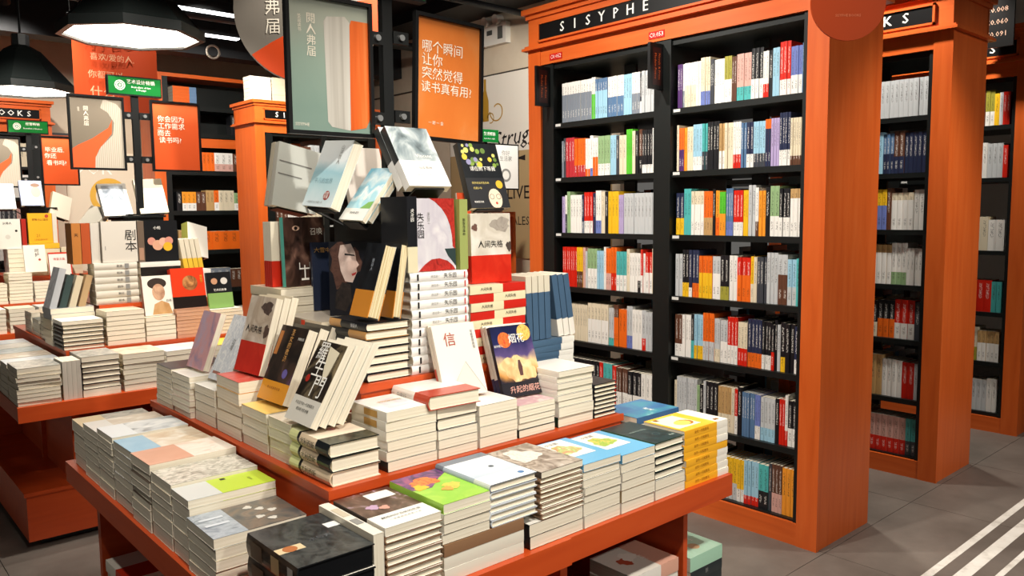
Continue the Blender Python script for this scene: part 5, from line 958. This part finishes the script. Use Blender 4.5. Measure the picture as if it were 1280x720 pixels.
# ------------------------------------------------------------------ third table, far left
for k in range(4): stack(f'the {ordw(k + 1)} front pile of the third table', .68 + k * .18, 6.395, .70, '-X', .16, .21, [(6, .028, (PC, PW, PC, PG)[k])], 'pale paperback', 1)
for k in range(4): stack(f'the {ordw(k + 1)} middle-tier pile of the third table', .93 + k * .16, 6.645, .88, '-X', .148, .17, [(6 + 3 * (k == 1), .024, (PC, PC, PW, PC)[k])], 'pale paperback', 1)
stack('the tall white pile on the third upper tier', 1.13, 6.84, 1.06, '-X', .13, .17, [(6, .034, PW)], 'white paperback', .6)
zT = stack('the yellow-topped pile on the third upper tier', 1.27, 6.84, 1.06, '-Y', .14, .2, [(5, .04, PC), (1, .04, S('#e0b030', '#e0b030'))], 'pale paperback', .6)
stack('the cream pile right of the yellow-topped one, third table', 1.48, 6.84, 1.06, '-Y', .14, .14, [(6, .034, PC)], 'cream paperback', .6)
lean('on the third table', (1.275, 6.86, zT + .001), (1, 0, 0), (0, .03, 1), .16, .225, .03, S('#e0a82a', '#c8901c', items=[('text', '领导力21法则', .5, .78, .018, plain('#7a2a14')), ('disc', .78, .9, .08, plain('#b0402c')), ('text', '21', .4, .25, .03, plain('#a8681c')), ('text', 'LEADERSHIP', .5, .12, .016, plain('#a8681c'))]), 'golden yellow leadership book', 1)
spine_up('right of the golden yellow book', 1.437, 6.862, zT + .0005, .13, .225, .03, S('#d8d0c0', '#d8d0c0'), 'pale spined book'); spine_up('left of the golden yellow book', 1.232, 6.862, 1.2652, .13, .22, .03, S('#a82a20', '#a82a20'), 'dark red spined book')
lean('at the left edge, third table', (1.085, 6.86, 1.266), (1, 0, 0), (0, .04, 1), .14, .22, .03, S('#dcd8cc', '#c4c0b4', items=[('text', '认得人', .4, .85, .02, tk), ('disc', .4, .4, .12, plain('#c9c4b8')), ('disc', .8, .6, .06, tk)]), 'pale grey cover book', 1)
rk3 = empty('display_rack', Matrix.Translation((1.40, 7.10, 1.0608))); bx('rack_body', -.09, .09, -.12, .2, 0, .5, BLK, rk3); bx('rack_top', -.1, .1, -.13, .21, .5, .51, BLK, rk3)
tag(rk3, 'black display rack at the centre of the third table', 'display rack')
def hold3(BL, right, up, W, H, T):
    right = Vector(right).normalized(); up = Vector(up); up = (up - right * up.dot(right)).normalized(); nr = right.cross(up)
    M = Matrix.Translation((-1.40, -7.10, -1.06)) @ axes(Vector(BL) - nr * (T + .0035), right, up)
    b = MB(); b.box(W * .15, W * .85, -.003, H * .8, 0, .003, BLKM); b.box(W * .15, W * .85, -.006, -.001, 0, T * .9, BLKM); b.build('holder_plate', rk3, M); MB().tube(M @ Vector((W / 2, .05, 0)), (min(max((M @ Vector((W / 2, .05, 0))).x, -.05), .06), min(max((M @ Vector((W / 2, .05, 0))).y, -.08), .18), .40), .004, BLKM, 6).build('holder_arm', rk3)
for BL, ri, stl, ds in (((1.255, 6.93, 1.585), (1, 0, 0), S('#aab4d0', '#8a92b0', items=[('disc', .7, .55, .22, plain('#d8b09a'), .3), ('disc', .7, .82, .2, plain('#8a6a54'), .1), ('rect', .05, .3, .45, .36, tw)]), 'pale blue book with a smiling face'),
                        ((1.07, 6.93, 1.56), (1, 0, 0), S('#f0eee8', '#dcd8d0'), 'plain white slanted book'), ((1.44, 6.95, 1.52), (.9, .2, -.35), S('#d8cbb8', '#a88a6a'), 'tilted tan book')):
    lean('at the top of the third table', BL, ri, (.05, .35, .93), .15, .2, .03, stl, ds, 1); hold3(BL, ri, (.05, .35, .93), .15, .2, .03)
lean('at the foot of the third table display', (1.21, 6.70, 1.098), (1, 0, 0), (0, .22, .97), .14, .2, .02, S('#e8e0d2', '#d0c8b8', items=[('text', '呵\n护', .6, .7, .03, tk), ('disc', .7, .45, .06, plain('#b0402c'))]), 'cream book with black brush characters', 1)
lean('at the foot of the third table display', (1.37, 6.70, 1.028), (1, 0, 0), (0, .2, .97), .15, .21, .03, S('#e6e0d6', '#c8361e', items=[('rect', 0, .94, 1, 1, plain('#c8361e')), ('rect', .94, 0, 1, 1, plain('#c8361e')), ('text', '傅雷文集', .45, .75, .02, tr)]), 'white book with a red border', 1)
# piles on top of the bookcase behind the near table
for k, (n, T_, stl, ds) in enumerate(((6, .04, PW, 'white'), (7, .035, PC, 'cream'), (4, .045, S('#e4ded0', None, bands=mixb((0, .4, '#d0522a', '#d0522a'), (.4, 1, '#e4ded0', '#e4ded0'))), 'orange-and-white'), (3, .045, PW, 'low white'))):
    stack(f'the {ds} pile on top of the back bookcase', 3.49 + k * .24, 7.88, 2.65, '-Y', .16, .22, [(n, T_, stl)], f'{ds} book', 1)
# small poster stand and display shelf near the beige wall
t = empty('poster_stand', Matrix.Translation((4.62, 5.56, 0)))
bx('base_plate', -.2, .2, -.15, .15, 0, .02, BLKM, t); bx('pole', -.015, .015, -.015, .015, .02, 2.12, BLKM, t)
sg = bx('sign_board', -.135, .135, -.03, -.015, 2.12, 2.23, GREEN, t); b = MB(); put_text(b, '生活畅销', (.03, -.031, 2.19), (1, 0, 0), (0, 0, 1), .034, TEXTW); put_text(b, 'Bestsellers of Life', (.03, -.031, 2.15), (1, 0, 0), (0, 0, 1), .018, TEXTW)
b.face([(x, -.031, z_) for x, z_ in disc_pts(-.09, 2.175, .026, 16)], TEXTW); b.build('lettering', sg)
fr = bx('poster_frame', .0, .36, -.05, -.03, 1.70, 2.11, plain('#0b0b0c', .35), t); b = MB(); b.face([(.012, -.051, 1.712), (.348, -.051, 1.712), (.348, -.051, 2.098), (.012, -.051, 2.098)], plain('#e8e6e0', .5)); put_text(b, '你好\n生活家', (.2, -.052, 2.0), (1, 0, 0), (0, 0, 1), .05, tgy)
for r0 in (.06, .04): b.face([(x, -.0515 - (.0003 if r0 < .05 else 0), z_) for x, z_ in disc_pts(.2, 1.83, r0, 18)], tgy if r0 > .05 else plain('#e8e6e0', .5))
b.build('poster', fr); tag(t, 'slim poster stand with a small green sign before the beige wall', 'poster stand', 'poster stands on the tables')
WX, WY, WZ = CX, CY_, CZ_
t = empty('display_shelf', Matrix.Translation((4.55, 5.62, 0)))
for x in (.02, .72): bx('side_panel', x, x + .03, .3, .65, 0, 1.5, WZ, t)
for z_ in (.3, .7, 1.1, 1.45): bx('shelf', .05, .72, .3, .65, z_, z_ + .02, WX, t)
tag(t, 'low orange display shelf beyond the near table, before the beige wall', 'display shelf')
for k, (c, zz) in enumerate((('#d2502a', 1.472), ('#efe8dc', 1.122), ('#e4e0d6', .722))):
    for j in range(3): lean(f'on the {["top", "middle", "lower"][k]} board of the low display shelf, {ordw(j + 1)} from left', (4.64 + j * .2, 5.98, zz + .004), (1, 0, 0), (0, .15, .98), .15, .21, .02, S([c, '#efe8dc', '#d8a48a'][(j + k) % 3], '#d8d0c0', items=[('disc', .5, .5, .2, plain(['#b0402c', '#8a867e', '#c9a47a'][j]))]), ['orange', 'white', 'pink'][(j + k) % 3] + ' face-out book', 1)
stack('the orange pile high in the wall bookcase', 3.2, 9.25, 2.721, '-Y', .15, .26, [(6, .035, two('#6a86a8', '#e0662a', .3))], 'orange and blue book', .5)
# everything on shelves beyond the nearest three hundred, as one object
b = MB(); 
if REST:
    import numpy as _np
    for me, mw in REST:
        vs_ = [mw @ v.co for v in me.vertices]; uvl = me.uv_layers[0].data; n0 = len(b.v); b.v += [tuple(v) for v in vs_]
        for p in me.polygons:
            b.f.append(tuple(n0 + i for i in p.vertices)); b.m.append(b.mi(me.materials[p.material_index])); b.uv += [tuple(uvl[i].uv) for i in p.loop_indices]
    o = b.build('shelf_books'); o['kind'] = 'stuff'; o['label'] = 'remaining spine-out books on the farther and hidden shelves'; o['category'] = 'shelf books'
b = MB()
for me, mw in REST2:
    n0 = len(b.v); b.v += [tuple(mw @ v.co) for v in me.vertices]; uvl = me.uv_layers[0].data
    for p in me.polygons:
        b.f.append(tuple(n0 + i for i in p.vertices)); b.m.append(b.mi(me.materials[p.material_index])); b.uv += [tuple(uvl[i].uv) for i in p.loop_indices]
o = b.build('stacked_books'); o['kind'] = 'stuff'; o['label'] = 'remaining piled books on the two farther tables and in hidden places'; o['category'] = 'stacked books'
from collections import Counter
print('NSHELF', NSHELF, 'REST', len(REST), 'NBOOK', NBOOK)
for l_, c_ in LABELS.items():
    nw = len(l_.split())
    if nw > 16 or nw < 4: print('LABEL LEN', nw, l_)
    if c_ > 1: print('DUP', c_, l_)
